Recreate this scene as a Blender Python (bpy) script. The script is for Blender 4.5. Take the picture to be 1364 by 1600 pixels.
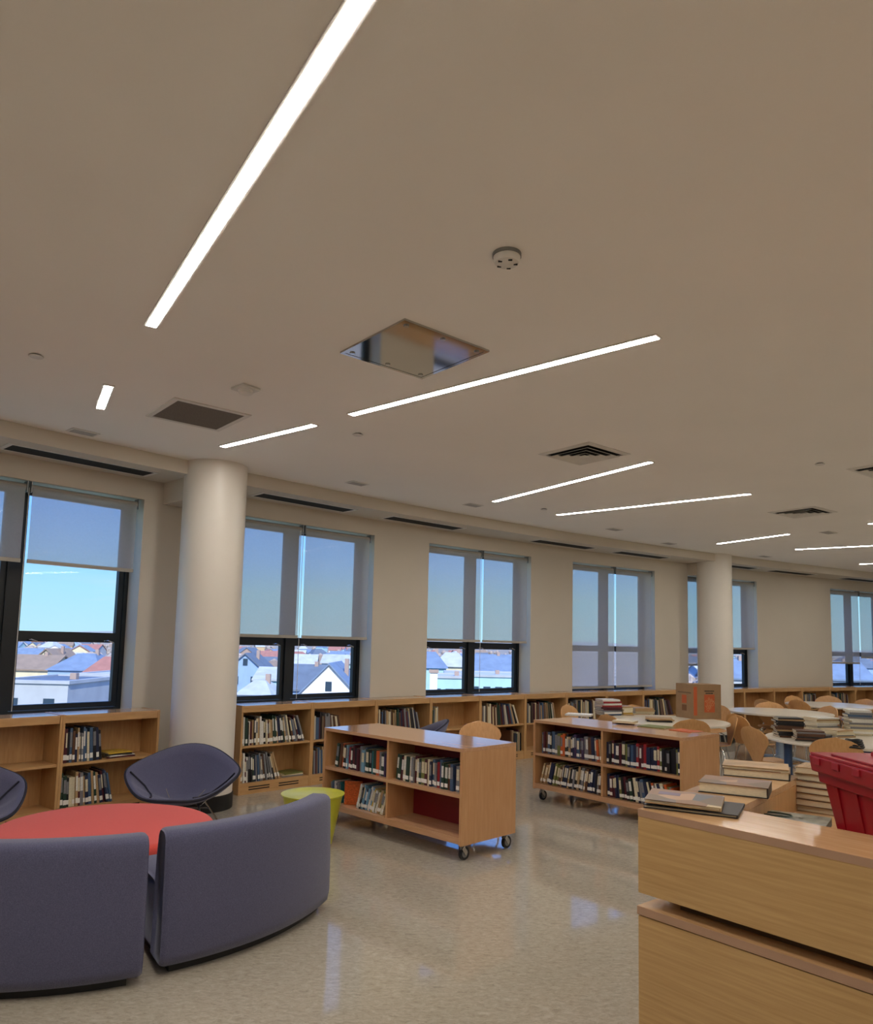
import bpy, math, random
from math import sin, cos, pi, radians, atan, atan2, hypot, sqrt
from mathutils import Vector, Matrix

for o in list(bpy.data.objects): bpy.data.objects.remove(o)
S = bpy.context.scene
COL = S.collection

# ------------------------------------------------------------------ camera
H = 1.66                       # eye height
FPX, CYP, PITCH, ROLL = 1165.0, 890.5, 0.0990, -0.0232
def rotm(p, r):
    cr, sr, cp, sp = cos(r), sin(r), cos(p), sin(p)
    return Matrix(((1,0,0),(0,cp,-sp),(0,sp,cp))) @ Matrix(((cr,0,sr),(0,1,0),(-sr,0,cr)))
RC = rotm(PITCH, ROLL)
cam = bpy.data.cameras.new('camera'); camo = bpy.data.objects.new('camera', cam); COL.objects.link(camo)
cam.sensor_fit = 'HORIZONTAL'; cam.sensor_width = 36; cam.lens = FPX/1364*36
cam.shift_y = (CYP-800)/1364; cam.clip_start = .05; cam.clip_end = 6000
cx_, cf_, cu_ = RC.col[0], RC.col[1], RC.col[2]
mw = Matrix.Identity(4)
for i in range(3):
    mw[i][0] = cx_[i]; mw[i][1] = cu_[i]; mw[i][2] = -cf_[i]
mw[2][3] = H
camo.matrix_world = mw
S.camera = camo

# ------------------------------------------------------------------ world, sun, exposure
w = bpy.data.worlds.new('sky'); S.world = w; w.use_nodes = True
nt = w.node_tree; nt.nodes.clear()
SUN_EL, SUN_AZ = radians(40), radians(165)      # sun stands behind the viewer
tc_ = nt.nodes.new('ShaderNodeTexCoord'); sx_ = nt.nodes.new('ShaderNodeSeparateXYZ'); nt.links.new(tc_.outputs['Generated'], sx_.inputs[0])
rp = nt.nodes.new('ShaderNodeValToRGB'); el_ = rp.color_ramp.elements      # clear winter sky: pale cyan low down, blue overhead
el_[0].position = 0; el_[0].color = (.34, .52, .60, 1); el_[1].position = 1; el_[1].color = (.09, .27, 1.0, 1)
for p_, c_ in ((.06, (.28, .50, .62)), (.10, (.22, .44, .78)), (.17, (.17, .39, .92)), (.30, (.14, .36, 1.0))):
    q_ = el_.new(p_); q_.color = (*c_, 1)
nt.links.new(sx_.outputs['Z'], rp.inputs[0])
mpc = nt.nodes.new('ShaderNodeMapping'); mpc.inputs['Scale'].default_value = (3, 3, 30); nt.links.new(tc_.outputs['Generated'], mpc.inputs[0])
cn = nt.nodes.new('ShaderNodeTexNoise'); cn.inputs['Scale'].default_value = 2.2; cn.inputs['Detail'].default_value = 6; nt.links.new(mpc.outputs[0], cn.inputs['Vector'])
cr_ = nt.nodes.new('ShaderNodeValToRGB'); cr_.color_ramp.elements[0].position = .56; cr_.color_ramp.elements[1].position = .75; nt.links.new(cn.outputs['Fac'], cr_.inputs[0])
lowc = nt.nodes.new('ShaderNodeMapRange'); lowc.inputs['From Min'].default_value = .03; lowc.inputs['From Max'].default_value = .11; lowc.inputs['To Min'].default_value = .45; lowc.inputs['To Max'].default_value = 0
nt.links.new(sx_.outputs['Z'], lowc.inputs['Value'])
cm = nt.nodes.new('ShaderNodeMath'); cm.operation = 'MULTIPLY'; nt.links.new(cr_.outputs[0], cm.inputs[0]); nt.links.new(lowc.outputs[0], cm.inputs[1])
cx2 = nt.nodes.new('ShaderNodeMix'); cx2.data_type = 'RGBA'; cx2.inputs[7].default_value = (.42, .51, .56, 1)      # faint low clouds
nt.links.new(cm.outputs[0], cx2.inputs[0]); nt.links.new(rp.outputs[0], cx2.inputs[6])
bg = nt.nodes.new('ShaderNodeBackground'); bg.inputs[1].default_value = 1.8
ou = nt.nodes.new('ShaderNodeOutputWorld')
nt.links.new(cx2.outputs[2], bg.inputs[0]); nt.links.new(bg.outputs[0], ou.inputs[0])
sl = bpy.data.lights.new('sun', 'SUN'); sl.energy = 6.5; sl.angle = radians(.6); sl.color = (1, .93, .82)
so_ = bpy.data.objects.new('sun', sl); COL.objects.link(so_); so_.location = (60, -80, 60)
sd = Vector((sin(SUN_AZ)*cos(SUN_EL), cos(SUN_AZ)*cos(SUN_EL), sin(SUN_EL)))
so_.rotation_euler = (-sd).to_track_quat('-Z', 'Y').to_euler()
S.view_settings.view_transform = 'Standard'; S.view_settings.look = 'None'
S.view_settings.gamma = 1; S.view_settings.use_curve_mapping = False
S.view_settings.exposure = 0.0
S.cycles.diffuse_bounces = 8; S.cycles.max_bounces = 14
STRIP = 60                                     # radiance of the ceiling strips

# ------------------------------------------------------------------ helpers: rays, wall curve
ZC, ZS, ZB = 3.44, 3.30, .945                   # ceiling, soffit underside, bookcase top
K = (0.001043, -0.032019, 0.877396, 10.10782)   # plan curve of the bookcase fronts
def ray(u, v): return RC @ Vector(((u-682)/FPX, 1, -(v-CYP)/FPX))
def at(u, v, z):
    d = ray(u, v); t = (z-H)/d.z
    return Vector((d.x*t, d.y*t, z))
def cv(x, off=0):
    y = ((K[0]*x+K[1])*x+K[2])*x+K[3]; a = atan((3*K[0]*x+2*K[1])*x+K[2])
    return Vector((x-off*sin(a), y+off*cos(a)))
def cvang(x): return atan((3*K[0]*x+2*K[1])*x+K[2])
def hit(u, v, off):
    d = ray(u, v); lo, hi = -9., 15.
    for i in range(50):
        m = (lo+hi)/2; P = cv(m, off)
        if P.x*d.y-P.y*d.x > 0: hi = m
        else: lo = m
    return m

# ------------------------------------------------------------------ helpers: materials
def lin(c):
    if isinstance(c, str): c = tuple(int(c[i:i+2], 16)/255 for i in (0, 2, 4))
    return tuple((x/12.92 if x <= .04045 else ((x+.055)/1.055)**2.4) for x in c)
MATS = {}
def mat(name, col, rough=.6, metal=0, noise=None, bump=None, spec=.5, stretch=(1,1,1), col2=None, coat=0, sheen=0, detail=4):
    if name in MATS: return MATS[name]
    m = bpy.data.materials.new(name); m.use_nodes = True; n = m.node_tree.nodes; l = m.node_tree.links
    b = n['Principled BSDF']; c = lin(col)
    b.inputs['Base Color'].default_value = (*c, 1); b.inputs['Roughness'].default_value = rough
    b.inputs['Metallic'].default_value = metal; b.inputs['Specular IOR Level'].default_value = spec
    b.inputs['Coat Weight'].default_value = coat; b.inputs['Coat Roughness'].default_value = rough*.8; b.inputs['Sheen Weight'].default_value = sheen
    tc = n.new('ShaderNodeTexCoord'); mp = n.new('ShaderNodeMapping'); mp.inputs['Scale'].default_value = stretch
    l.new(tc.outputs['Object'], mp.inputs[0])
    if noise is None and col2 is None: noise = (6, .06)
    if noise:
        t = n.new('ShaderNodeTexNoise'); t.inputs['Scale'].default_value = noise[0]; t.inputs['Detail'].default_value = detail
        l.new(mp.outputs[0], t.inputs['Vector'])
        r = n.new('ShaderNodeValToRGB'); r.color_ramp.elements[0].position = .3; r.color_ramp.elements[1].position = .7
        if col2 is not None: d0, d1 = c, lin(col2)
        else: d0 = tuple(x*(1-noise[1]) for x in c); d1 = tuple(min(1, x*(1+noise[1])) for x in c)
        r.color_ramp.elements[0].color = (*d0, 1); r.color_ramp.elements[1].color = (*d1, 1)
        l.new(t.outputs['Fac'], r.inputs[0]); l.new(r.outputs[0], b.inputs['Base Color'])
    if bump:
        t2 = n.new('ShaderNodeTexNoise'); t2.inputs['Scale'].default_value = bump[0]; t2.inputs['Detail'].default_value = 3
        l.new(mp.outputs[0], t2.inputs['Vector'])
        bp = n.new('ShaderNodeBump'); bp.inputs['Strength'].default_value = bump[1]; bp.inputs['Distance'].default_value = .01
        l.new(t2.outputs['Fac'], bp.inputs['Height']); l.new(bp.outputs[0], b.inputs['Normal'])
    MATS[name] = m; return m
def wood(name, c1, c2, rough, stretch, scale=9, streak=.5):
    m = mat(name, c1, rough, noise=(scale, .2), stretch=stretch, col2=c2, detail=6, coat=.15)
    return m
def emit(name, col, s):
    m = bpy.data.materials.new(name); m.use_nodes = True; n = m.node_tree.nodes; n.clear()
    e = n.new('ShaderNodeEmission'); e.inputs[0].default_value = (*col, 1); e.inputs[1].default_value = s
    o = n.new('ShaderNodeOutputMaterial'); m.node_tree.links.new(e.outputs[0], o.inputs[0]); return m
def glassmat():
    m = bpy.data.materials.new('window_glass'); m.use_nodes = True; n = m.node_tree.nodes; n.clear(); l = m.node_tree.links
    t = n.new('ShaderNodeBsdfTransparent'); t.inputs[0].default_value = (.93, .97, .98, 1)
    g = n.new('ShaderNodeBsdfGlossy'); g.inputs['Roughness'].default_value = .02
    lw = n.new('ShaderNodeLayerWeight'); lw.inputs[0].default_value = .5
    pw = n.new('ShaderNodeMath'); pw.operation = 'POWER'; pw.inputs[1].default_value = 5; l.new(lw.outputs['Facing'], pw.inputs[0])
    f = n.new('ShaderNodeMath'); f.operation = 'MULTIPLY_ADD'; f.inputs[1].default_value = .7; f.inputs[2].default_value = .018; l.new(pw.outputs[0], f.inputs[0])
    x = n.new('ShaderNodeMixShader'); o = n.new('ShaderNodeOutputMaterial')
    l.new(f.outputs[0], x.inputs[0]); l.new(t.outputs[0], x.inputs[1]); l.new(g.outputs[0], x.inputs[2]); l.new(x.outputs[0], o.inputs[0]); return m
def shademat():
    m = bpy.data.materials.new('shade_fabric'); m.use_nodes = True; n = m.node_tree.nodes; n.clear(); l = m.node_tree.links
    t = n.new('ShaderNodeBsdfTransparent'); t.inputs[0].default_value = (.98, .98, .98, 1)
    d = n.new('ShaderNodeBsdfDiffuse'); d.inputs[0].default_value = (.62, .60, .56, 1)
    r = n.new('ShaderNodeBsdfTranslucent'); r.inputs[0].default_value = (.50, .50, .50, 1)
    tc = n.new('ShaderNodeTexCoord'); wv = n.new('ShaderNodeTexNoise'); wv.inputs['Scale'].default_value = 60
    mp = n.new('ShaderNodeMapRange'); mp.inputs['To Min'].default_value = .38; mp.inputs['To Max'].default_value = .42
    l.new(tc.outputs['Object'], wv.inputs['Vector']); l.new(wv.outputs['Fac'], mp.inputs['Value'])
    a = n.new('ShaderNodeMixShader'); a.inputs[0].default_value = .35; l.new(d.outputs[0], a.inputs[1]); l.new(r.outputs[0], a.inputs[2])
    x = n.new('ShaderNodeMixShader'); l.new(mp.outputs[0], x.inputs[0]); l.new(t.outputs[0], x.inputs[1]); l.new(a.outputs[0], x.inputs[2])
    o = n.new('ShaderNodeOutputMaterial'); l.new(x.outputs[0], o.inputs[0]); return m
def floormat():
    m = bpy.data.materials.new('linoleum_floor'); m.use_nodes = True; n = m.node_tree.nodes; l = m.node_tree.links
    b = n['Principled BSDF']; tc = n.new('ShaderNodeTexCoord')
    mp = n.new('ShaderNodeMapping'); mp.inputs['Rotation'].default_value = (0, 0, radians(-14)); mp.inputs['Scale'].default_value = (.5, 1, 1)
    l.new(tc.outputs['Object'], mp.inputs[0])
    def noise(sc, dt, ro, ds):
        a = n.new('ShaderNodeTexNoise'); a.inputs['Scale'].default_value = sc; a.inputs['Detail'].default_value = dt
        a.inputs['Roughness'].default_value = ro; a.inputs['Distortion'].default_value = ds; l.new(mp.outputs[0], a.inputs['Vector']); return a
    a = noise(46, 10, .8, .8)
    r = n.new('ShaderNodeValToRGB'); e = r.color_ramp.elements
    e[0].position = .34; e[0].color = (*lin('90887a'), 1); e[1].position = .68; e[1].color = (*lin('bab2a3'), 1)
    k = r.color_ramp.elements.new(.5); k.color = (*lin('a79e8f'), 1)
    l.new(a.outputs['Fac'], r.inputs[0])
    f = noise(70, 6, .75, .6)          # short dark flecks
    rf = n.new('ShaderNodeValToRGB'); rf.color_ramp.elements[0].position = .30; rf.color_ramp.elements[0].color = (.62, .60, .57, 1); rf.color_ramp.elements[1].position = .40; rf.color_ramp.elements[1].color = (1, 1, 1, 1)
    l.new(f.outputs['Fac'], rf.inputs[0])
    mx = n.new('ShaderNodeMix'); mx.data_type = 'RGBA'; mx.blend_type = 'MULTIPLY'; mx.inputs[0].default_value = .8
    l.new(r.outputs[0], mx.inputs[6]); l.new(rf.outputs[0], mx.inputs[7]); l.new(mx.outputs[2], b.inputs['Base Color'])
    b.inputs['Roughness'].default_value = .05; b.inputs['IOR'].default_value = 1.85; b.inputs['Specular IOR Level'].default_value = .5
    c = n.new('ShaderNodeTexNoise'); c.inputs['Scale'].default_value = 2.2; c.inputs['Detail'].default_value = 1
    l.new(tc.outputs['Object'], c.inputs['Vector'])
    bp = n.new('ShaderNodeBump'); bp.inputs['Strength'].default_value = .02; bp.inputs['Distance'].default_value = .02
    l.new(c.outputs['Fac'], bp.inputs['Height']); l.new(bp.outputs[0], b.inputs['Normal']); return m

M_floor = floormat(); M_glass = glassmat(); M_shade = shademat()
M_ceil = mat('ceiling_paint', 'efece6', .9, noise=(1.2, .015), bump=(90, .04))
M_wall = mat('wall_paint', 'c9c1b2', .85, noise=(1.5, .02), bump=(120, .04))
M_colm = mat('column_paint', 'dfd9ce', .35, noise=(2, .015))
M_maple = wood('maple_vertical', 'b58a57', 'c59c69', .38, (6, 6, .6))
M_mapleh = wood('maple_horizontal', 'b58a57', 'c59c69', .38, (.6, 6, 6))
M_mapled = wood('maple_desk', 'aa8654', 'bf9c68', .40, (.55, 6, 15), 6)
M_maplet = wood('maple_top', 'bd9467', 'cba376', .17, (.6, 6, 6))
M_cart = wood('maple_cart', 'b9895a', 'c4966a', .33, (5, 5, .5))
M_carth = wood('maple_cart_horizontal', 'b98c66', 'c59a76', .14, (.5, 5, 5))
M_edge = mat('edge_banding', 'a5836a', .45)
M_red = mat('red_laminate', '7d1420', .45)
M_frame = mat('window_bronze', '10171c', .45, metal=0)
M_white = mat('white_metal', 'd6d3cc', .5)
M_grey = mat('grey_metal', '8d8d8a', .4, metal=.6)
M_chrome = mat('chrome', 'c9c9c9', .12, metal=1)
M_mirror = mat('polished_steel', 'b9b5ae', .06, metal=1, noise=(2, .03))
M_black = mat('black_rubber', '0c0c0c', .5)
M_slot = mat('slot_black', '090909', .8)
M_grille = mat('return_grille', '6b6154', .8, noise=(240, .35))
M_sofa = mat('periwinkle_wool', '565770', .95, noise=(220, .22), bump=(300, .3), spec=.15, sheen=.25)
M_ott = mat('coral_wool', 'cf4f45', .95, noise=(220, .12), bump=(300, .3), spec=.15, sheen=.2)
M_pipe = mat('dark_piping', '22222e', .9)
M_yel = mat('yellow_plastic', 'c3c238', .35)
M_tabw = mat('white_laminate', 'cfc6b4', .28)
M_blue = mat('blue_steel', '33507d', .4)
M_ply = wood('bent_ply', 'c08f57', 'cd9d66', .35, (7, 7, .7))
M_tote = mat('red_plastic', '930f1e', .38, bump=(14, .05))
M_card = mat('cardboard', '8f7150', .85, noise=(9, .08))
M_orange = mat('orange_print', 'b0542a', .8)
M_ink = mat('dark_print', '2e251c', .8)
M_page = mat('book_pages', 'd9cdb0', .85, noise=(60, .12), stretch=(1, 1, 14))
M_label = mat('spine_sticker', 'e2e0d8', .6)
M_strip = emit('strip_diffuser', (1.0, .94, .87), STRIP)

# ------------------------------------------------------------------ helpers: meshes and objects
class MB:
    def __init__(s): s.v = []; s.f = []
    def add(s, vs, fs):
        k = len(s.v); s.v += [tuple(v) for v in vs]; s.f += [tuple(i+k for i in f) for f in fs]; return s
    def hexa(s, p):   # 8 points: bottom 4 ccw, top 4 ccw
        return s.add(p, [(3,2,1,0),(4,5,6,7),(0,1,5,4),(1,2,6,5),(2,3,7,6),(3,0,4,7)])
    def box(s, x0, x1, y0, y1, z0, z1):
        return s.hexa([(x0,y0,z0),(x1,y0,z0),(x1,y1,z0),(x0,y1,z0),(x0,y0,z1),(x1,y0,z1),(x1,y1,z1),(x0,y1,z1)])
    def prism(s, poly, z0, z1):
        n = len(poly)
        return s.add([(x,y,z0) for x,y in poly]+[(x,y,z1) for x,y in poly],
                     [tuple(reversed(range(n))), tuple(range(n,2*n))]+[(i,(i+1)%n,n+(i+1)%n,n+i) for i in range(n)])
    def tube(s, pts, r, n=8, closed=False):
        pts = [Vector(p) for p in pts]; m = len(pts); rings = []; up = None
        for i, p in enumerate(pts):
            a = pts[(i-1) % m] if (i or closed) else p; b = pts[(i+1) % m] if (i < m-1 or closed) else p
            t = (b-a).normalized()
            if up is None: up = Vector((0,0,1)) if abs(t.z) < .9 else Vector((1,0,0))
            x = t.cross(up).normalized(); up = x.cross(t).normalized()
            rings.append([p+(x*cos(2*pi*k/n)+up*sin(2*pi*k/n))*(r if not isinstance(r, (list, tuple)) else r[i]) for k in range(n)])
        vs = [v for q in rings for v in q]; fs = []
        for i in range(m if closed else m-1):
            j = (i+1) % m
            for k in range(n): fs.append((i*n+k, i*n+(k+1) % n, j*n+(k+1) % n, j*n+k))
        if not closed: fs += [tuple(reversed(range(n))), tuple(range((m-1)*n, m*n))]
        return s.add(vs, fs)
    def lathe(s, prof, n=32, c=(0,0)):
        vs = []; fs = []; m = len(prof)
        for r, z in prof:
            for k in range(n): vs.append((c[0]+r*cos(2*pi*k/n), c[1]+r*sin(2*pi*k/n), z))
        for i in range(m-1):
            for k in range(n): fs.append((i*n+k, i*n+(k+1) % n, (i+1)*n+(k+1) % n, (i+1)*n+k))
        fs += [tuple(reversed(range(n))), tuple(range((m-1)*n, m*n))]
        return s.add(vs, fs)
    def sheet(s, fn, nu, nv, th, closed=False):   # a curved board of thickness th from a grid of points
        P = [[Vector(fn(i/nu, j/nv)) for j in range(nv+1)] for i in range(nu+(0 if closed else 1))]
        NU = len(P); top = []; bot = []
        for i in range(NU):
            for j in range(nv+1):
                i0, i1 = ((i-1) % NU, (i+1) % NU) if closed else (max(i-1,0), min(i+1,NU-1))
                a = P[i1][j]-P[i0][j]; b = P[i][min(j+1,nv)]-P[i][max(j-1,0)]
                nn = a.cross(b); nn = nn.normalized() if nn.length > 1e-9 else Vector((0,0,1))
                top.append(P[i][j]+nn*th/2); bot.append(P[i][j]-nn*th/2)
        W = nv+1; N = len(top); fs = []
        for i in range(NU if closed else NU-1):
            k = (i+1) % NU
            for j in range(nv):
                fs.append((i*W+j, k*W+j, k*W+j+1, i*W+j+1)); fs.append((N+i*W+j, N+i*W+j+1, N+k*W+j+1, N+k*W+j))
            fs.append((i*W, N+i*W, N+k*W, k*W)); fs.append((i*W+nv, k*W+nv, N+k*W+nv, N+i*W+nv))
        if not closed:
            for j in range(nv):
                fs.append((j, j+1, N+j+1, N+j)); q = (NU-1)*W; fs.append((q+j, N+q+j, N+q+j+1, q+j+1))
        return s.add(top+bot, fs)
    def mesh(s, name):
        m = bpy.data.meshes.new(name); m.from_pydata(s.v, [], s.f); m.update(); return m
    def build(s, name, material, parent=None, smooth=False, bevel=0, sub=0, seg=2):
        m = s.mesh(name); m.materials.append(material)
        return link(name, m, parent, smooth, bevel, sub, seg)
def link(name, m, parent=None, smooth=False, bevel=0, sub=0, seg=2):
    o = bpy.data.objects.new(name, m); COL.objects.link(o)
    if parent: o.parent = parent
    if smooth:
        for p in m.polygons: p.use_smooth = True
        if smooth != 'all':
            try: m.set_sharp_from_angle(angle=radians(40))
            except Exception: pass
    if bevel:
        b = o.modifiers.new('bevel', 'BEVEL'); b.width = bevel; b.segments = seg; b.limit_method = 'ANGLE'; b.angle_limit = radians(40)
    if sub:
        q = o.modifiers.new('subd', 'SUBSURF'); q.levels = sub; q.render_levels = sub
    return o
def tag(o, label, cat, group=None, kind=None):
    if label: o['label'] = label
    if cat: o['category'] = cat
    if group: o['group'] = group
    if kind: o['kind'] = kind
    return o
def struct(o): o['kind'] = 'structure'; return o
def thing(name, label, cat, loc=(0,0,0), rz=0, group=None):
    o = bpy.data.objects.new(name, None); COL.objects.link(o); o.empty_display_size = .1
    o.location = (loc[0], loc[1], loc[2] if len(loc) > 2 else 0); o.rotation_euler = (0,0,rz)
    return tag(o, label, cat, group)
def kids(o): return [c for c in bpy.data.objects if c.parent == o]
def copy_tree(o, parent=None):
    c = o.copy(); COL.objects.link(c); c.parent = parent
    for ch in list(o.children): copy_tree(ch, c)
    return c
def P2(v): return (v[0], v[1])

# ------------------------------------------------------------------ room shell
XL, XR = -6.4, 13.2
floor_poly = [(XL-.6, -6), (XR+.6, -6)] + [P2(cv(XR+.3-(XR-XL+.6)*i/40, .8)) for i in range(41)]
struct(MB().prism(floor_poly, -.2, 0).build('floor', M_floor))
struct(MB().prism(floor_poly, ZC, ZC+.25).build('ceiling', M_ceil))
WF, WT = .40, .36          # wall face offset and thickness
HEAD, SILL = 3.09, .90
wins = []                  # (x left, x right) on the plan curve at the wall face
def w_sym(uc, vc, ur, vr):
    a, b = hit(uc, vc, WF), hit(ur, vr, WF); return (2*a-b, b)
x1a, x1b = hit(48.4, 755.6, WF), hit(225.6, 783.8, WF); wins.append((x1a-(x1b-x1a), x1b))
x2a, x2b = hit(474.9, 818.8, WF), hit(585.7, 833.4, WF); wins.append((x2a-(x2b-x2a)*.97, x2b))
wins.append((hit(670.8,847.7,WF), hit(830,867.8,WF)))
wins.append((hit(895,876.4,WF), hit(1022.7,890.9,WF)))
wins.append((hit(1074.2,897.3,WF), hit(1182,907.4,WF)))
x6a, x6b = hit(1297,920,WF), hit(1340.8,923.3,WF); wins.append((x6a, 2*x6b-x6a+.06))
def curve_box(mb, xa, xb, o0, o1, z0, z1, n=None):
    n = n or max(1, int(abs(xb-xa)/.5)); pts = []
    for i in range(n+1):
        x = xa+(xb-xa)*i/n; a = cv(x, o0); b = cv(x, o1)
        pts += [(a.x,a.y,z0),(b.x,b.y,z0),(b.x,b.y,z1),(a.x,a.y,z1)]
    fs = []
    for i in range(n):
        k = 4*i
        for j in range(4): fs.append((k+j, k+4+j, k+4+(j+1) % 4, k+(j+1) % 4))
    fs += [(0,1,2,3), (4*n+3,4*n+2,4*n+1,4*n)]
    return mb.add(pts, fs)
mb = MB(); edges = [XL] + [x for ab in wins for x in ab] + [XR]
for i in range(0, len(edges), 2): curve_box(mb, edges[i], edges[i+1], WF, WF+WT, 0, ZC)
for a, b in wins:
    curve_box(mb, a, b, WF, WF+WT, 0, SILL); curve_box(mb, a, b, WF, WF+WT, HEAD, ZC)
struct(mb.build('wall_front', M_wall))
pl, pr = cv(XL, .4), cv(XR, .4)
struct(MB().box(pl.x-.3, pl.x, -6, pl.y+.3, 0, ZC).build('wall_left', M_wall))
struct(MB().box(pr.x, pr.x+.3, -6, pr.y+.3, 0, ZC).build('wall_right', M_wall))
struct(MB().box(pl.x-.3, pr.x+.3, -6.2, -5.9, 0, ZC).build('wall_back', M_wall))
# soffit along the window wall, broken where the columns stand
def arc_to(P):  # curve parameter whose normal passes through plan point P
    x = P[0]
    for i in range(30):
        q = cv(x); a = cvang(x); x += ((P[0]-q.x)*cos(a)+(P[1]-q.y)*sin(a))*cos(a)
    return x
C1, C2 = Vector((-2.30, 7.58)), Vector((5.22, 13.95)); RCOL = .318
xc1, xc2 = arc_to(C1), arc_to(C2)
mb = MB(); curve_box(mb, XL, XR, -.22, WF, ZS, ZC-.001, 40)
struct(mb.build('trim_1', M_wall))
for i, (xc, hw) in enumerate(((xc1, .17), (xc2, .21))):
    mb = MB(); curve_box(mb, xc-hw, xc+hw, -.15, WF-.001, 3.07, ZS+.0005, 2); struct(mb.build('trim_%d' % (i+2), M_wall))
    t = thing('column', ('large round white column beside the lounge chair', 'round white column behind the cardboard box')[i], 'column', (*(C1, C2)[i], 0), 0, 'round columns')
    MB().lathe([(RCOL-.004,0),(RCOL-.004,ZC+.02)], 48).build('shaft', M_colm, t, smooth=True)
    MB().lathe([(RCOL,0),(RCOL+.006,.004),(RCOL+.006,.145),(RCOL,.15)], 48).build('base', M_black, t, smooth=True)['label'] = 'black rubber base band'

# ------------------------------------------------------------------ windows and roller shades
def ring(mb, x0, x1, z0, z1, w, y0, y1, wb=None, wt=None):
    wb = wb or w; wt = wt or w
    mb.box(x0, x0+w, y0, y1, z0, z1); mb.box(x1-w, x1, y0, y1, z0, z1)
    mb.box(x0+w, x1-w, y0, y1, z0, z0+wb); mb.box(x0+w, x1-w, y0, y1, z1-wt, z1); return mb
SHADE_Z = [(2.32, 2.32), (1.69, 1.69), (1.70, 1.70), (.97, .98), (1.36, 1.69), (1.43, 1.56)]
WNAME = ['beside the large column on the left', 'right of the large column, over the rolling cart', 'middle window with the long pale building outside',
         'fully shaded window behind the book stacks', 'partly behind the far column', 'rightmost window over the far round table']
for wi, (xa, xb) in enumerate(wins):
    A = cv(xa, WF); B = cv(xb, WF); W = (B-A).length; rz = atan2(B.y-A.y, B.x-A.x)
    t = thing('window_%d' % (wi+1), None, None, (A.x, A.y, 0), rz); t['kind'] = 'structure'
    y0, y1 = .25, .33; Z0 = SILL+.005; ZM = 1.645
    ring(MB(), -.01, W+.01, Z0-.01, HEAD+.01, .045, y0, y1).build('frame', M_frame, t)
    MB().box(W/2-.05, W/2+.05, y0-.012, y1, Z0, HEAD).build('mullion', M_frame, t)
    MB().box(-.01, W+.01, .0, y0, SILL-.02, SILL+.004).build('window_sill', M_white, t)
    for sx0, sx1 in ((.04, W/2-.05), (W/2+.05, W-.04)):
        for (z0, z1, up) in ((Z0+.04, ZM, 0), (ZM, HEAD-.04, 1)):
            s = ring(MB(), sx0, sx1, z0, z1, .052, y0+.012, y1-.012, wt=.05, wb=.05).build('sash', M_frame, t)
            MB().box(sx0+.05, sx1-.05, y0+.036, y0+.044, z0+.045, z1-.045).build('pane', M_glass, s)
            if not up:
                for hx in (sx0+.13, sx1-.16):
                    MB().tube([(hx, y0+.012, z1-.03), (hx+.02, y0-.025, z1-.028), (hx+.075, y0-.03, z1-.05)], .008, 6).build('handle', M_chrome, s, smooth=True)
    for si in (0, 1):
        zb = SHADE_Z[wi][si]
        sx0, sx1 = ((.012, W/2-.012), (W/2+.030, W-.055))[si]
        lab = 'grey roller shade, %s half, %s' % (('left', 'right')[si], WNAME[wi])
        r = thing('roller_shade', lab, 'shade', (A.x, A.y, SILL), rz, 'roller shades')
        zt = HEAD-.06-SILL; zbb = zb-SILL
        MB().tube([(sx0, .06, zt), (sx1, .06, zt)], .034, 12).build('roller', M_grey if 0 else mat('shade_roll', '9a958c', .8), r, smooth=True)
        MB().box(sx0+.01, sx1-.01, .0245, .0255, zbb+.02, zt).build('fabric', M_shade, r)
        MB().box(sx0+.008, sx1-.008, .018, .032, zbb, zbb+.035).build('hem_bar', mat('hem_bar', 'a7a196', .6), r)
        for bx in (sx0-.006, sx1):
            MB().box(bx, bx+.006, .01, .10, zt-.05, zt+.055).build('bracket', M_grey, r)
        if si:
            MB().tube([(sx0-.012, .05, zt), (sx0-.014, .052, .06)], .0035, 5).build('pull_chain', M_white, r)

# ------------------------------------------------------------------ ceiling fittings
def strip(p, q, label, wd=.055):
    p, q = Vector(P2(p)), Vector(P2(q)); L = (q-p).length; rz = atan2(q.y-p.y, q.x-p.x)
    t = thing('strip_light', label, 'ceiling light', (p.x, p.y, ZC-.008), rz, 'linear ceiling lights')
    ring(MB(), -.012, L+.012, -wd/2-.012, wd/2+.012, .012, -.0, .008)
    m = MB()
    for a in ((-.012, L+.012, -wd/2-.012, -wd/2), (-.012, L+.012, wd/2, wd/2+.012), (-.012, 0, -wd/2, wd/2), (L, L+.012, -wd/2, wd/2)): m.box(*a, 0, .008)
    m.build('trim_frame', M_white, t)
    MB().box(0, L, -wd/2, wd/2, -.0015, .008).build('diffuser', M_strip, t)
def away(p, q, L): d = (Vector(q)-Vector(p)).normalized(); return Vector(p)+d*L
def a2(u, v, z=ZC): return Vector(P2(at(u, v, z)))
l1a, l1b = a2(236, 508), a2(562, 0)
strip(l1a, away(l1a, l1b, 3.75), 'long bright strip light nearest the viewer, running out of the top')
strip(a2(157, 637), a2(170, 602), 'very short strip light near the left ceiling edge')
strip(a2(348, 697), a2(491, 663), 'short strip light near the large column')
strip(a2(549, 647), a2(1027, 525), 'long strip light beside the mirror-like access panel')
strip(a2(772, 783), a2(1017, 721), 'strip light just below the nearer louvred air diffuser')
strip(a2(871, 804), a2(1172, 771), 'long strip light in the middle distance, left of the farther air diffuser')
strip(a2(1122, 849), a2(1232, 834), 'short strip light just above the far column')
l8 = a2(1243, 858); strip(l8, away(l8, a2(1364, 852), 2.5), 'strip light cut off at the right edge, right of the far column')
l9 = a2(1358, 818); strip(l9, l9+Vector((cos(radians(-58)), sin(radians(-58))))*2.5, 'strip light whose left tip only shows at the right edge, nearer one')
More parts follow.
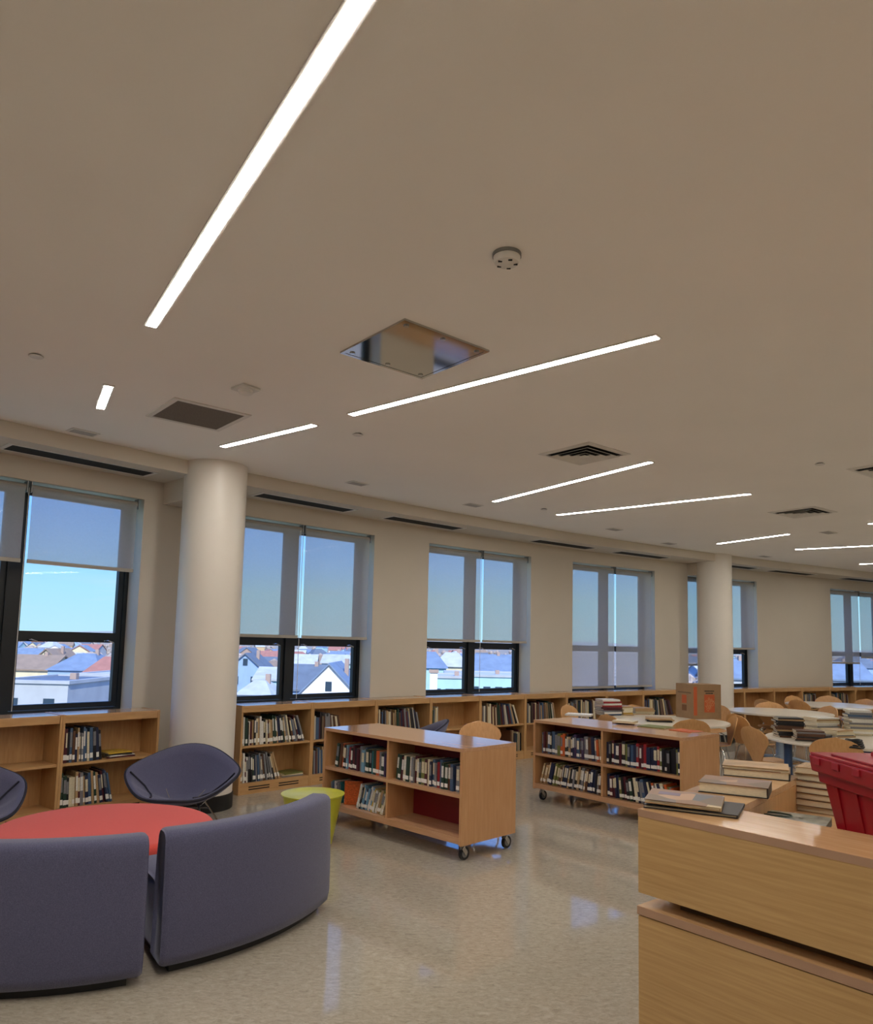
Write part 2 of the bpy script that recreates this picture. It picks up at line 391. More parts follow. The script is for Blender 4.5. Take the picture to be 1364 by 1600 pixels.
l10 = a2(1343, 881); strip(l10, l10+Vector((cos(radians(-40)), sin(radians(-40))))*2.5, 'farthest strip light, at the right edge above the window wall')
# the same fittings carry on over the part of the room behind and beside the viewer
for x, y, a in ((2.6, 3.2, -40), (4.6, 5.0, -58), (1.6, -.4, -58), (-2.8, 1.4, -40), (-4.6, 2.9, -58), (4.4, .8, -40), (7.4, 5.2, -40), (8.2, 8.0, -58), (-1.5, -3.2, -40), (4.0, -3.0, -58), (8, -1.5, -40), (10.2, 3.2, -58), (10.4, 10.4, -40)):
    strip((x, y), (x+2.5*cos(radians(a)), y+2.5*sin(radians(a))), 'strip light over the part of the room outside the picture')
def ceil_square(corners): # centre, side, angle
    c = sum((a2(*p) for p in corners), Vector((0,0)))/4; e = a2(*corners[2])-a2(*corners[1]); return c, atan2(e.y, e.x)
# polished access panel
c, a = ceil_square([(528.8,548.7),(630.9,498.8),(763.8,548.7),(663,588)])
t = thing('access_panel', 'shiny square metal access panel in the ceiling', 'access panel', (*c, ZC-.012), a)
MB().box(-.30,.30,-.30,.30,.002,.011).build('door', M_mirror, t)
m = MB()
for q in ((-.325,.325,-.325,-.302), (-.325,.325,.302,.325), (-.325,-.302,-.302,.302), (.302,.325,-.302,.302)): m.box(*q, 0, .012)
m.build('frame', M_mirror, t)
for x in (-.27, 0, .27):
    for y in (-.27, .27): MB().lathe([(.016,-.004),(.016,.002)], 10, (x,y)).build('screw', M_chrome, t)
# return air grille
c, a = ceil_square([(225.8,648.7),(273,620),(396.2,648.7),(340.5,672.8)])
t = thing('return_grille', 'flat brown-grey return air grille with white rim', 'air grille', (*c, ZC-.01), a)
MB().box(-.27,.27,-.27,.27,.003,.0095).build('mesh_core', M_grille, t)
m = MB()
for q in ((-.31,.31,-.31,-.27), (-.31,.31,.27,.31), (-.31,-.27,-.27,.27), (.27,.31,-.27,.27)): m.box(*q, 0, .01)
m.build('frame', M_white, t)
# louvred square diffusers
def diffuser(c, a, label):
    t = thing('air_diffuser', label, 'air diffuser', (*c, ZC-.03), a, 'louvred square air diffusers')
    MB().box(-.25,.25,-.25,.25,.026,.029).build('cavity', M_slot, t)
    def sq(m, r0, r1, z0, z1):   # sloping square louvre from inner radius r0 (z0) to outer r1 (z1)
        P = []
        for r, z in ((r0, z0), (r1, z1), (r1, z1+.003), (r0, z0+.003)):
            P += [(-r,-r,z),(r,-r,z),(r,r,z),(-r,r,z)]
        fs = []
        for k in range(4):
            for j in range(4): fs.append((k*4+j, k*4+(j+1) % 4, ((k+1) % 4)*4+(j+1) % 4, ((k+1) % 4)*4+j))
        return m.add(P, fs)
    sq(MB(), .25, .30, .018, .026).build('frame', M_white, t)
    for r0, r1 in ((.178,.228), (.108,.158), (.045,.09)): sq(MB(), r0, r1, .021, .002).build('louvre', M_white, t)
    MB().box(-.04,.04,-.04,.04,.002,.006).build('centre_plate', M_white, t)
c, a = ceil_square([(840,709.7),(919,690),(985,709.7),(907.3,725.9)]); diffuser(c, a, 'nearer square louvred air diffuser above a strip light')
c, a = ceil_square([(1200.8,800.4),(1274.2,790.8),(1309.3,799.8),(1233.4,808.7)]); diffuser(c, a, 'farther square louvred air diffuser, right of the middle strip light')
diffuser(a2(1396, 732), a, 'square louvred air diffuser cut off by the right edge')
# detectors and sprinklers
p = a2(792, 397)
t = thing('smoke_detector', 'round white smoke detector in the middle of the ceiling', 'smoke detector', (*p, ZC-.05), 0)
MB().lathe([(.03,0),(.055,.006),(.062,.02),(.062,.034)], 28).build('cover', M_white, t, smooth=True)
MB().lathe([(.066,.034),(.066,.05)], 28).build('base', M_grey, t)
for k in range(5):
    b = 2*pi*k/5; MB().box(.04*cos(b)-.009,.04*cos(b)+.009,.04*sin(b)-.004,.04*sin(b)+.004,-.001,.02).build('vent_slot', M_slot, t)
p = a2(384, 606)
t = thing('square_detector', 'small square ceiling sensor beside the return grille', 'sensor', (*p, ZC-.05), radians(-40))
MB().box(-.075,.075,-.075,.075,.03,.05).build('base', M_white, t, bevel=.006)
MB().lathe([(.03,0),(.05,.008),(.055,.03)], 20).build('dome', M_white, t, smooth=True)
for (u, v), lb in zip(((57,555),(559,678),(1281,724),(850,795)), ('at the far left of the ceiling', 'below the left tip of the long strip light', 'at the right side of the ceiling', 'above the left tip of the middle distance strip light')):
    p = a2(u, v); t = thing('sprinkler_cap', 'small round sprinkler cover plate '+lb, 'sprinkler', (*p, ZC-.014), 0, 'sprinkler covers')
    MB().lathe([(.040,0),(.043,.003),(.043,.006)], 24).build('plate', M_white, t, smooth=True); MB().lathe([(.03,.006),(.03,.014)], 16).build('neck', M_slot, t)
for i, ((u, v), lb) in enumerate(zip(((130,675),(558,755),(739,789),(960,827),(1045,849),(1195,869),(1294,832)),
        ('above the first slot diffuser on the left', 'above the window right of the large column', 'left of the strip light below the nearer diffuser', 'above the fully shaded window', 'left of the far column', 'right of the far column', 'under the farther air diffuser'))):
    p = a2(u, v); x = arc_to(p); t = thing('ceiling_plate', 'small flat grey ceiling plate '+lb, 'ceiling plate', (*p, ZC-.008), cvang(x), 'small ceiling plates')
    MB().box(-.12,.12,-.075,.075,0,.008).build('rim', M_white, t, bevel=.002); MB().box(-.10,.10,-.055,.055,-.0015,.004).build('face', mat('plate_grey','a5a29d',.7,noise=(150,.2)), t)
# slot diffusers under the soffit
for i, ((ua, va), (ub, vb), lb) in enumerate((((5,700),(232,740),'above the left window'), ((405,772),(552,796),'just right of the large column'), ((607,808),(722,825),'above the pier left of the middle window'),
        ((838,844),(928,856),'between the middle and the fully shaded window'), ((966,862),(1045,871),'above the fully shaded window'), ((1127,882),(1180,888),'just right of the far column'), ((1207,891),(1270,898),'over the blank wall on the right'), ((1324,903),(1378,908),'above the rightmost window'))):
    zz = ZS; A = a2(ua, va, zz); B = a2(ub, vb, zz); xm = (arc_to(A)+arc_to(B))/2; L = min(1.30, (B-A).length); ang = cvang(xm)
    C = cv(xm, .10)
    t = thing('slot_diffuser', 'long black slot diffuser under the soffit '+lb, 'slot diffuser', (C.x, C.y, ZS-.006), ang, 'soffit slot diffusers')
    MB().box(-L/2, L/2, -.115, .115, .0005, .006).build('slot', M_slot, t)
    m = MB()
    for q in ((-L/2-.04, L/2+.04, -.14, -.115), (-L/2-.04, L/2+.04, .115, .14), (-L/2-.04, -L/2, -.115, .115), (L/2, L/2+.04, -.115, .115)): m.box(*q, 0, .006)
    m.build('frame', M_white, t)

# ------------------------------------------------------------------ books
rnd = random.Random(7)
PAL = {'black':'17161a','navy':'1d2440','dark green':'20382c','maroon':'4a1620','red':'8e2026','brown':'5a3a26','tan':'a98b63','cream':'cfc4a6','white':'d5d3cb','grey':'77777a','slate blue':'3f5672','teal':'2b6a70','olive':'6d7038','orange':'c05a26','yellow':'c9a63a','purple':'3c2a4c','sky blue':'6d96b0','lime':'8fa43a'}
BM = {k: mat('cover_'+k.replace(' ', '_'), v, .42, noise=(9, .35), stretch=(1, 1, 3), detail=5) for k, v in PAL.items()}
def cover_mesh():
    m = MB(); m.box(-.5,.5,0,.03,0,1); m.box(-.5,-.42,.03,1,0,1); m.box(.42,.5,.03,1,0,1); return m.mesh('book_cover')
BC = cover_mesh(); BC.materials.append(BM['black'])
BP = MB().box(-.415,.415,.035,.97,.015,.985).mesh('book_pages'); BP.materials.append(M_page)
BL = MB().box(-.49,.49,-.012,-.001,.09,.24).mesh('spine_sticker'); BL.materials.append(M_label)
BT = MB().box(-.40,.40,-.008,-.001,.45,.88).mesh('spine_title'); BT.materials.append(M_label)
def artcover():
    m = bpy.data.materials.new('printed_cover'); m.use_nodes = True; n = m.node_tree.nodes; l = m.node_tree.links; b = n['Principled BSDF']
    tc = n.new('ShaderNodeTexCoord'); v = n.new('ShaderNodeTexVoronoi'); v.inputs['Scale'].default_value = 8; l.new(tc.outputs['Object'], v.inputs['Vector'])
    r = n.new('ShaderNodeValToRGB'); r.color_ramp.interpolation = 'LINEAR'
    e = r.color_ramp.elements; e[0].color = (*lin('6b5c4c'), 1); e[1].color = (*lin('b99f7a'), 1)
    for p, c in ((.3,'8c6a52'), (.5,'55606b'), (.7,'a5765a'), (.85,'cdbf9c')): q = e.new(p); q.color = (*lin(c), 1)
    x = n.new('ShaderNodeSeparateColor'); l.new(v.outputs['Color'], x.inputs[0]); l.new(x.outputs[0], r.inputs[0]); l.new(r.outputs[0], b.inputs['Base Color']); b.inputs['Roughness'].default_value = .42
    return m
M_art = artcover()
NB = [0]
def book(M4, t, d, h, colour, label, group, sticker=True, title=None):
    """M4 places the middle of the spine's foot; t along x, depth along +y, height along z"""
    o = bpy.data.objects.new('book', BC); COL.objects.link(o)
    o.matrix_world = M4 @ Matrix.Diagonal((t, d, h, 1))
    o.material_slots[0].link = 'OBJECT'; o.material_slots[0].material = BM[colour] if isinstance(colour, str) else colour
    tag(o, label, 'book', group)
    p = bpy.data.objects.new('page_block', BP); COL.objects.link(p); p.parent = o
    if sticker: q = bpy.data.objects.new('spine_sticker', BL); COL.objects.link(q); q.parent = o
    if title:
        q = bpy.data.objects.new('spine_title', BT); COL.objects.link(q); q.parent = o
        q.material_slots[0].link = 'OBJECT'; q.material_slots[0].material = BM[title]
    NB[0] += 1; return o
FAR = MB()
def frame_at(P, rz): return Matrix.Translation((P[0], P[1], P[2] if len(P) > 2 else 0)) @ Matrix.Rotation(rz, 4, 'Z')
def nth(n): return '%d%s' % (n, 'th' if 10 < n % 100 < 14 else {1:'st', 2:'nd', 3:'rd'}.get(n % 10, 'th'))
def row(F, x0, x1, z, y, hs, ts, pal, desc, group, lean=(0, 0), mirror=False, depth=(.17,.21), far=False, sticker=.8, power=2):
    """a row of books standing in frame F from x0 to x1 on height z, spines at depth y; lean grows from lean[0] to lean[1] degrees"""
    s = 0.0; L = x1-x0; prev = None; made = []
    while True:
        t = rnd.uniform(*ts); h = rnd.uniform(*hs); f = min(1, s/L); a = radians(lean[0]+(lean[1]-lean[0])*f**power)
        if not prev: s = h*sin(a)+.001
        if prev:
            Xc, Zc, br = prev; s = max(br+.0008, Xc+min(Zc, h*cos(a))*math.tan(a)+.0006)
        if s+t/cos(a)+.002 > L: break
        xm = s+.5*t*cos(a); zm = .5*t*sin(a); b = -a
        prev = (s+t*cos(a)-h*sin(a), t*sin(a)+h*cos(a), s+t*cos(a))
        X = x1-xm if mirror else x0+xm
        if mirror: b = a
        d = rnd.uniform(*depth); yy = y+rnd.uniform(0, .02)
        M4 = F @ Matrix.Translation((X, yy, z+zm+.001)) @ Matrix.Rotation(b, 4, 'Y')
        c = rnd.choice(pal)
        if far:
            vs = [M4 @ Vector(q) for q in ((-t/2,0,0),(t/2,0,0),(t/2,d,0),(-t/2,d,0),(-t/2,0,h),(t/2,0,h),(t/2,d,h),(-t/2,d,h))]
            FAR.hexa(vs)
        else:
            made.append((X, c, book(M4, t, d, h, c, '', group, sticker=rnd.random() < sticker, title=rnd.choice((None, None, 'cream', 'grey', 'white')))))
    made.sort(key=lambda q: q[0])
    for i, (X, c, o) in enumerate(made): o['label'] = '%s book, %s from left, %s' % (c, nth(i+1), desc)
    return x0+s
def flat(P, rz, dims, colour, label, group, yaw=0, top=None):
    """a book lying flat: P = centre of its underside, dims = (width along x, depth along y, thickness)"""
    wx, dy, th = dims
    M4 = Matrix.Translation(P) @ Matrix.Rotation(rz+yaw, 4, 'Z') @ Matrix(((0,0,1,-wx/2),(0,1,0,-dy/2),(-1,0,0,th/2),(0,0,0,1)))
    M4 = Matrix.Translation(P) @ Matrix.Rotation(rz+yaw, 4, 'Z') @ Matrix.Translation((-wx/2, -dy/2, th/2)) @ Matrix(((0,0,1,0),(0,1,0,0),(-1,0,0,0),(0,0,0,1)))
    o = book(M4, th, dy, wx, colour, label, group, sticker=False)
    return o
def stack(P, rz, n, pal, label, group, w=(.20,.24), d=(.26,.30), th=(.012,.022), jit=6, seq=None):
    z = P[2]+.001
    for i in range(n):
        t = rnd.uniform(*th); c = seq[i] if seq else rnd.choice(pal)
        flat(Vector((P[0]+rnd.uniform(-.012,.012), P[1]+rnd.uniform(-.012,.012), z)), rz, (rnd.uniform(*w), rnd.uniform(*d), t), c, '%s book, %s from bottom %s' % (c, nth(i+1), label), group, yaw=radians(rnd.uniform(-jit, jit)))
        z += t+.0008
    return z
P_PIC = ['black','navy','maroon','brown','tan','cream','white','grey','slate blue','black','cream','dark green','tan','grey']
P_NOV = ['black','navy','dark green','maroon','grey','slate blue','teal','black','red','orange','brown','purple','cream','sky blue']
P_C2 = ['black','black','navy','maroon','grey','slate blue','olive','black','dark green','brown','orange','cream','navy']
P_PG = ['tan','cream','brown','cream','grey','tan','white']

# ------------------------------------------------------------------ wall bookcases
def unit(xa, xb, label, empty_top=True):
    A, B = cv(xa), cv(xb); Wd = (B-A).length; rz = atan2(B.y-A.y, B.x-A.x)
    t = thing('wall_bookcase', label, 'bookcase', (A.x, A.y, 0), rz, 'low wall bookcases')
    D = .345; p = .022
    for x in (0.001, Wd-p-.001): MB().box(x, x+p, 0, D, 0, ZB+.003).build('side_panel', M_maple, t)
    x0, x1 = p+.001, Wd-p-.001
    MB().box(x0, x1, .004, D, ZB-.022, ZB).build('top_panel', M_maplet, t)
    MB().box(x0, x1, .008, .028, .872, ZB-.022).build('header_rail', M_mapleh, t)
    MB().box(x0, x1, .01, D-.02, .49, .512).build('shelf', M_mapleh, t)
    MB().box(x0, x1, .006, D-.02, .095, .117).build('bottom_shelf', M_mapleh, t)
    MB().box(x0, x1, D-.02, D-.008, .02, ZB-.022).build('back_panel', M_maple, t)
    b = MB().box(x0, x1, .008, .028, 0, .095).build('base_panel', M_mapleh, t)
    for fx in (.14, .55):
        for z in (.042, .068): MB().box(Wd*fx, Wd*(fx+.28), .0055, .0095, z, z+.011).build('vent_slot', M_slot, b)
    return frame_at((A.x, A.y), rz), Wd
# post positions found along the wall: 36-inch units
def step(x, d):   # curve parameter a distance d further along the curve
    n = 8
    for i in range(n): x += d/n*cos(cvang(x))
    return x
postsA = [hit(250.7,1109.5,0)]
for i in range(3): postsA.insert(0, step(postsA[0], -.922))
postsB = [hit(u, v, 0) for u, v in ((378.3,1103),(489.5,1097.9),(589.1,1093.4),(674.2,1089.3),(751.3,1086.7),(821.7,1084.7),(885.9,1081.5),(948.2,1080.5),(1005.4,1078.6))]
postsB.append(step(postsB[-1], .914))
postsC = [hit(u, v, 0) for u, v in ((1163.5,1075.7),(1209.8,1075.7),(1253.9,1075.7),(1297.3,1075.4),(1337,1074.9))]
postsC.insert(0, step(postsC[0], -.5)); postsC.append(step(postsC[-1], .914)); postsC.append(step(postsC[-1], .914))
LA = ['empty-looking wall bookcase out of frame at far left', 'wall bookcase at the left edge of the picture, under the left window', 'wall bookcase left of the large column, with books flat on its upper shelf']
LB = ['wall bookcase just right of the large column, both shelves filled', 'second wall bookcase right of the large column', 'third wall bookcase right of the large column, under the pier', 'wall bookcase behind the third lounge chair, nearly empty upper shelf',
      'fifth wall bookcase right of the large column, behind the lone plywood chair', 'sixth wall bookcase right of the large column', 'seventh wall bookcase, at the left end of the fully shaded window', 'eighth wall bookcase, behind the coloured book stack', 'ninth wall bookcase, left of the cardboard box']
LC = ['narrow wall bookcase partly hidden by the far column', 'first full wall bookcase right of the far column, empty', 'second full wall bookcase right of the far column', 'third full wall bookcase right of the far column, low row of dark books', 'wall bookcase under the left half of the rightmost window', 'wall bookcase cut off by the right edge', 'wall bookcase beyond the right edge']
FA = [unit(postsA[i], postsA[i+1], LA[i]) for i in range(3)]
FB = [unit(postsB[i], postsB[i+1], LB[i]) for i in range(9)]
FC = [unit(postsC[i], postsC[i+1], LC[i]) for i in range(7)]
ZU, ZL = .512, .117
def srow(fu, shelf, f0, f1, desc, group, lean=(2, 6), far=False, hs=(.25,.315), pal=P_PIC, ts=(.015,.030), mirror=False):
    F, Wd = fu; row(F, .026+(Wd-.052)*f0, .026+(Wd-.052)*f1, (ZL, ZU)[shelf], .03, hs, ts, pal, desc, group, lean, far=far, mirror=mirror, depth=(.20,.25))
srow(FA[1], 1, 0, .42, 'upper row of bookcase at left edge', 'books in the left edge bookcase', (2, 12))
srow(FA[2], 1, 0, .44, 'upper row of bookcase left of large column', 'books in the bookcase left of the column', (1, 8))
srow(FA[2], 0, 0, .56, 'lower row of bookcase left of large column', 'books in the bookcase left of the column', (2, 14))
F, Wd = FA[2]; z = ZU+.001
for i, c in enumerate(('maroon', 'white', 'black', 'yellow')):
    p = F @ Vector((Wd*(.64-.01*i), .17, z)); flat(p, atan2(F[1][0], F[0][0]), (.27-.01*i, .22, .012), c, '%s book lying flat on the upper shelf left of the large column' % c, 'flat books left of the column', yaw=radians(rnd.uniform(-8, 8))); z += .0132
srow(FB[0], 1, 0, .96, 'upper row of bookcase right of large column', 'books in the bookcase right of the column', (1, 24))
srow(FB[0], 0, 0, .62, 'lower row of bookcase right of large column', 'books in the bookcase right of the column', (2, 26))
F, Wd = FB[0]; z = ZL+.001
for i, c in enumerate(('grey', 'cream', 'olive')):
    p = F @ Vector((Wd*.79, .17, z)); flat(p, atan2(F[1][0], F[0][0]), (.27, .22, .013), c, '%s book lying flat on the lower shelf right of the large column' % c, 'flat books right of the column', yaw=radians(rnd.uniform(-8, 8))); z += .0142
srow(FB[1], 1, 0, .50, '', '', (1, 20), far=True); srow(FB[1], 0, 0, .5, '', '', (2, 8), far=True)
srow(FB[2], 1, 0, .88, '', '', (1, 18), far=True); srow(FB[3], 1, 0, .16, '', '', (0, 2), far=True)
srow(FB[4], 1, 0, .95, '', '', (1, 28), far=True); srow(FB[4], 0, .72, 1, '', '', (0, 2), far=True)
srow(FB[5], 1, 0, .82, '', '', (1, 14), far=True); srow(FB[6], 1, 0, .80, '', '', (-0, 4), far=True); srow(FB[8], 1, 0, .97, '', '', (1, 30), far=True)
srow(FC[3], 1, .05, .6, '', '', (1, 12), far=True); srow(FC[4], 1, .1, .8, '', '', (1, 5), far=True)
def farmat():
    m = bpy.data.materials.new('mixed_spines'); m.use_nodes = True; n = m.node_tree.nodes; l = m.node_tree.links; b = n['Principled BSDF']
    g = n.new('ShaderNodeNewGeometry'); r = n.new('ShaderNodeValToRGB'); r.color_ramp.interpolation = 'CONSTANT'; e = r.color_ramp.elements
    cols = ['17161a','a98b63','77777a','4a1620','cfc4a6','5a3a26','1d2440','bdb6a6','8a7458','20382c','2a2428','c9b78f','3f5672','6b5a48']
    e[0].color = (*lin(cols[0]), 1); e[1].position = 1/len(cols); e[1].color = (*lin(cols[1]), 1)
    for i, c in enumerate(cols[2:], 2): q = e.new(i/len(cols)); q.color = (*lin(c), 1)
    l.new(g.outputs['Random Per Island'], r.inputs[0]); l.new(r.outputs[0], b.inputs['Base Color']); b.inputs['Roughness'].default_value = .5; return m
tag(FAR.build('shelved_books', farmat()), 'rows of mixed picture books on the farther wall bookcases', 'books', None, 'stuff')

# ------------------------------------------------------------------ rolling carts
def cart(name, FL, FR, BR, label, zt=.83):
    FL, FR, BR = (Vector(P2(q)) for q in (FL, FR, BR)); L = (FR-FL).length; D = (BR-FR).length; rz = atan2(FR.y-FL.y, FR.x-FL.x)
    t = thing('rolling_bookcase', label, 'bookcase cart', (FL.x, FL.y, 0), rz, 'double-sided rolling bookcases')
    e = .028
    for x in (0, L-e): MB().box(x, x+e, 0, D, .125, zt-.001).build('end_panel', M_cart, t)
    MB().box(0, L, 0, D, zt, zt+.028).build('top_panel', M_carth, t)
    MB().box(e, L-e, .0, D, .135, .185).build('bottom_shelf', M_carth, t)
    yb = D/2-.006
    MB().box(e, L-e, yb, yb+.012, .185, zt).build('back_panel', M_red, t)
    for y0, y1 in ((.004, yb), (yb+.012, D-.004)):
        MB().box(L/2-.012, L/2+.012, y0+.01, y1, .185, .48).build('divider', M_cart, t)
        MB().box(L/2-.012, L/2+.012, y0+.01, y1, .508, zt).build('divider', M_cart, t)
        MB().box(e, L-e, y0, y1, .48, .508).build('shelf', M_carth, t)
    for x in (.06, L-.06):
        for y in (.07, D-.07):
            c = MB().lathe([(.0,0.036),(.012,.036),(.012,.125),(.03,.125)], 10).build('caster', M_grey, t); c.location = (x, y, 0)
            c.data.transform(Matrix.Identity(4))
            w_ = MB(); ring_ = []
            w_.tube([(-.012,.028,.05),(.012,.028,.05)], .05, 20).build('wheel', M_black, c, smooth=True)
            MB().tube([(-.0135,.028,.05),(.0135,.028,.05)], .032, 16).build('hub', M_grey, c, smooth=True)
            f = MB(); f.hexa([(-.02,-.012,.085),(-.015,-.012,.085),(-.015,.03,.03),(-.02,.03,.03),(-.02,.012,.115),(-.015,.012,.115),(-.015,.045,.055),(-.02,.045,.055)])
            f.hexa([(.015,-.012,.085),(.02,-.012,.085),(.02,.03,.03),(.015,.03,.03),(.015,.012,.115),(.02,.012,.115),(.02,.045,.055),(.015,.045,.055)])
            f.build('fork', M_chrome, c)
    return frame_at((FL.x, FL.y), rz), L, D
ZT = .858
F1, L1, D1 = cart('c1', at(506.9,1136.5,ZT), at(723.5,1170.3,ZT), at(805.8,1159.9,ZT), 'nearer rolling maple bookcase with an empty red-backed bay')
ca, cb = at(833.6,1124.5,ZT), at(1066,1153,ZT); u_ = (cb-ca).normalized()
F2, L2, D2 = cart('c2', ca, cb, cb+Vector((-u_.y, u_.x, 0))*D1, 'farther rolling maple bookcase, full of books, more books on its top')
hz = (.19,.225)
row(F1, .10, L1*.49, .508, .05, hz, (.020,.040), P_NOV, 'upper left bay of nearer rolling bookcase', 'books in the nearer rolling bookcase', (0, 14), mirror=True, power=5)
row(F1, L1*.512, L1-.035, .508, .05, hz, (.022,.040), ['grey','teal','slate blue','red','brown','dark green','cream','olive','navy','maroon'], 'upper right bay of nearer rolling bookcase', 'books in the nearer rolling bookcase', (0, 9), power=4, mirror=True)
row(F1, .05, .20, .185, .05, (.17,.20), (.013,.022), ['teal','grey','slate blue','maroon','white'], 'lower left corner of nearer rolling bookcase', 'books in the nearer rolling bookcase', (0, 1))
M4 = F1 @ Matrix.Translation((.25, .07, .187)) @ Matrix.Rotation(radians(-52), 4, 'Z')
book(M4, .03, .16, .21, 'orange', 'orange book turned cover-out on the lower shelf of the nearer rolling bookcase', None)
row(F1, L1*.235, L1*.485, .185, .05, (.18,.225), (.016,.03), ['cream','olive','yellow','sky blue','white','black','navy','tan'], 'leaning row low in nearer rolling bookcase', 'books in the nearer rolling bookcase', (18, 14), mirror=True, power=1)
row(F2, .07, L2*.49, .508, .05, (.20,.245), (.020,.040), ['black','grey','brown','slate blue','black','olive','grey','purple','dark green','maroon','navy','tan','lime','orange'], 'upper left bay of farther rolling bookcase', 'books in the farther rolling bookcase', (0, 8), power=4)
row(F2, L2*.512, L2-.04, .508, .05, (.205,.24), (.022,.042), ['black','navy','black','navy','black','navy','slate blue','olive','maroon','black','red'], 'upper right bay of farther rolling bookcase', 'books in the farther rolling bookcase', (0, 2))
row(F2, .05, L2*.49, .185, .05, (.20,.24), (.018,.034), ['black','black','maroon','brown','grey','navy','tan','olive'], 'lower left bay of farther rolling bookcase', 'books in the farther rolling bookcase', (4, 16), mirror=True, power=1)
row(F2, L2*.512, L2-.04, .185, .05, (.19,.23), (.018,.034), P_C2, 'lower right bay of farther rolling bookcase', 'books in the farther rolling bookcase', (2, 22), power=1)
rz2 = atan2(u_.y, u_.x)
flat(at(905,1118,ZT+.001), rz2, (.30,.22,.02), 'white', 'white thin book lying on the left part of the farther rolling bookcase', None, .5)
flat(at(977,1129,ZT+.001), rz2, (.24,.17,.016), 'brown', 'brown book under a cream one on the farther rolling bookcase', None, .35)
flat(at(977,1129,ZT+.018), rz2, (.23,.16,.022), 'cream', 'cream book on top of a brown one on the farther rolling bookcase', None, .25)
flat(at(1025,1136,ZT+.001), rz2, (.30,.24,.008), 'olive', 'thin olive book lying on the farther rolling bookcase', None, .1)
flat(at(1072,1142,ZT+.001), rz2, (.26,.20,.005), 'orange', 'thin orange book at the right end of the farther rolling bookcase top', None, -.1)

# ------------------------------------------------------------------ sofas, ottoman, lounge chairs, drum table
OC = Vector((-2.17, 5.13))
def sofa(center, Ro, a0, a1, label):
    t = thing('curved_sofa', label, 'sofa', (center.x, center.y, 0), 0, 'curved sofas round the ottoman')
    def sweep(prof, a0, a1, n, inset, mb, edge=.05):
        # prof: (r,z) loop; end rings shrink towards the middle for soft corners
        cr = sum(p[0] for p in prof)/len(prof); cz = sum(p[1] for p in prof)/len(prof)
        st = [(a0, inset), (a0+.35*edge/Ro, inset*.35), (a0+edge/Ro, 0)] + [(a0+edge/Ro+(a1-a0-2*edge/Ro)*i/n, 0) for i in range(1, n)] + [(a1-edge/Ro, 0), (a1-.35*edge/Ro, inset*.35), (a1, inset)]
        m = len(prof); vs = []
        for a, s in st:
            for r, z in prof:
                dr, dz = cr-r, cz-z; q = hypot(dr, dz) or 1
                r2 = r+(s*(1 if dr > 0 else -1) if abs(dr) > s else dr); z2 = z+(s*(1 if dz > 0 else -1) if abs(dz) > s else dz)
                vs.append((r2*cos(a), r2*sin(a), z2))
        fs = [(i*m+k, i*m+(k+1) % m, (i+1)*m+(k+1) % m, (i+1)*m+k) for i in range(len(st)-1) for k in range(m)]
        fs += [tuple(range(m)), tuple(reversed(range((len(st)-1)*m, len(st)*m)))]
        return mb.add(vs, fs)
    def rr(r0, r1, z0, z1, rad, n=5):
        P = []
        for (cx, cz, s) in ((r1-rad, z0+rad, -90), (r1-rad, z1-rad, 0), (r0+rad, z1-rad, 90), (r0+rad, z0+rad, 180)):
            for k in range(n+1): b = radians(s+90*k/n); P.append((cx+rad*cos(b), cz+rad*sin(b)))
        return P
    back = [(Ro-.01, .05)] + [(Ro+.0, .10), (Ro, .30), (Ro-.01, .60)] + [(Ro-.06+.05*cos(radians(b)), .645+.05*sin(radians(b))) for b in (20, 45, 70, 90)] + [(Ro-.12+.05*cos(radians(b)), .645+.05*sin(radians(b))) for b in (100, 130, 165)] + [(Ro-.19, .55), (Ro-.21, .05)]
    sweep(back, a0, a1, 18, .010, MB(), .025).build('backrest', M_sofa, t, smooth='all')
    sweep(rr(Ro-.68, Ro-.205, .05, .42, .04), a0+.01, a1-.01, 18, .02, MB()).build('seat', M_sofa, t, smooth='all')
    sweep([(Ro-.06, 0), (Ro-.06, .05), (Ro-.60, .05), (Ro-.60, 0)], a0+.04, a1-.04, 14, 0, MB(), .01).build('plinth', M_black, t)
sofa(OC, 1.565, radians(-56.6), radians(-9.0), 'grey-blue curved sofa on the right, seen from behind')
sofa(OC+Vector((.0, .0)), 1.62, radians(-109), radians(-59.8), 'grey-blue curved sofa cut off by the lower left corner')
t = thing('round_ottoman', 'large round coral red ottoman ringed by the curved sofas', 'ottoman', (*OC, 0))
R = .70
MB().lathe([(R-.06,0),(R-.06,.05)], 40).build('plinth', M_black, t)
pr = [(R-.02,.05),(R,.07),(R,.36)] + [(R-.045+.045*cos(radians(b)), .365+.045*sin(radians(b))) for b in (15,35,55,75,90)] + [(R*.5,.414),(.02,.416)]
MB().lathe(pr, 64).build('cushion', M_ott, t, smooth='all')
# drum table
yc = at(489, 1240, .40)
t = thing('drum_table', 'small yellow tapered drum table between sofa and cart', 'side table', (yc.x, yc.y, 0))
MB().lathe([(.165,0),(.17,.004),(.245,.385),(.262,.398),(.262,.404),(.25,.404),(.22,.392),(.01,.388)], 48).build('body', M_yel, t, smooth=True)

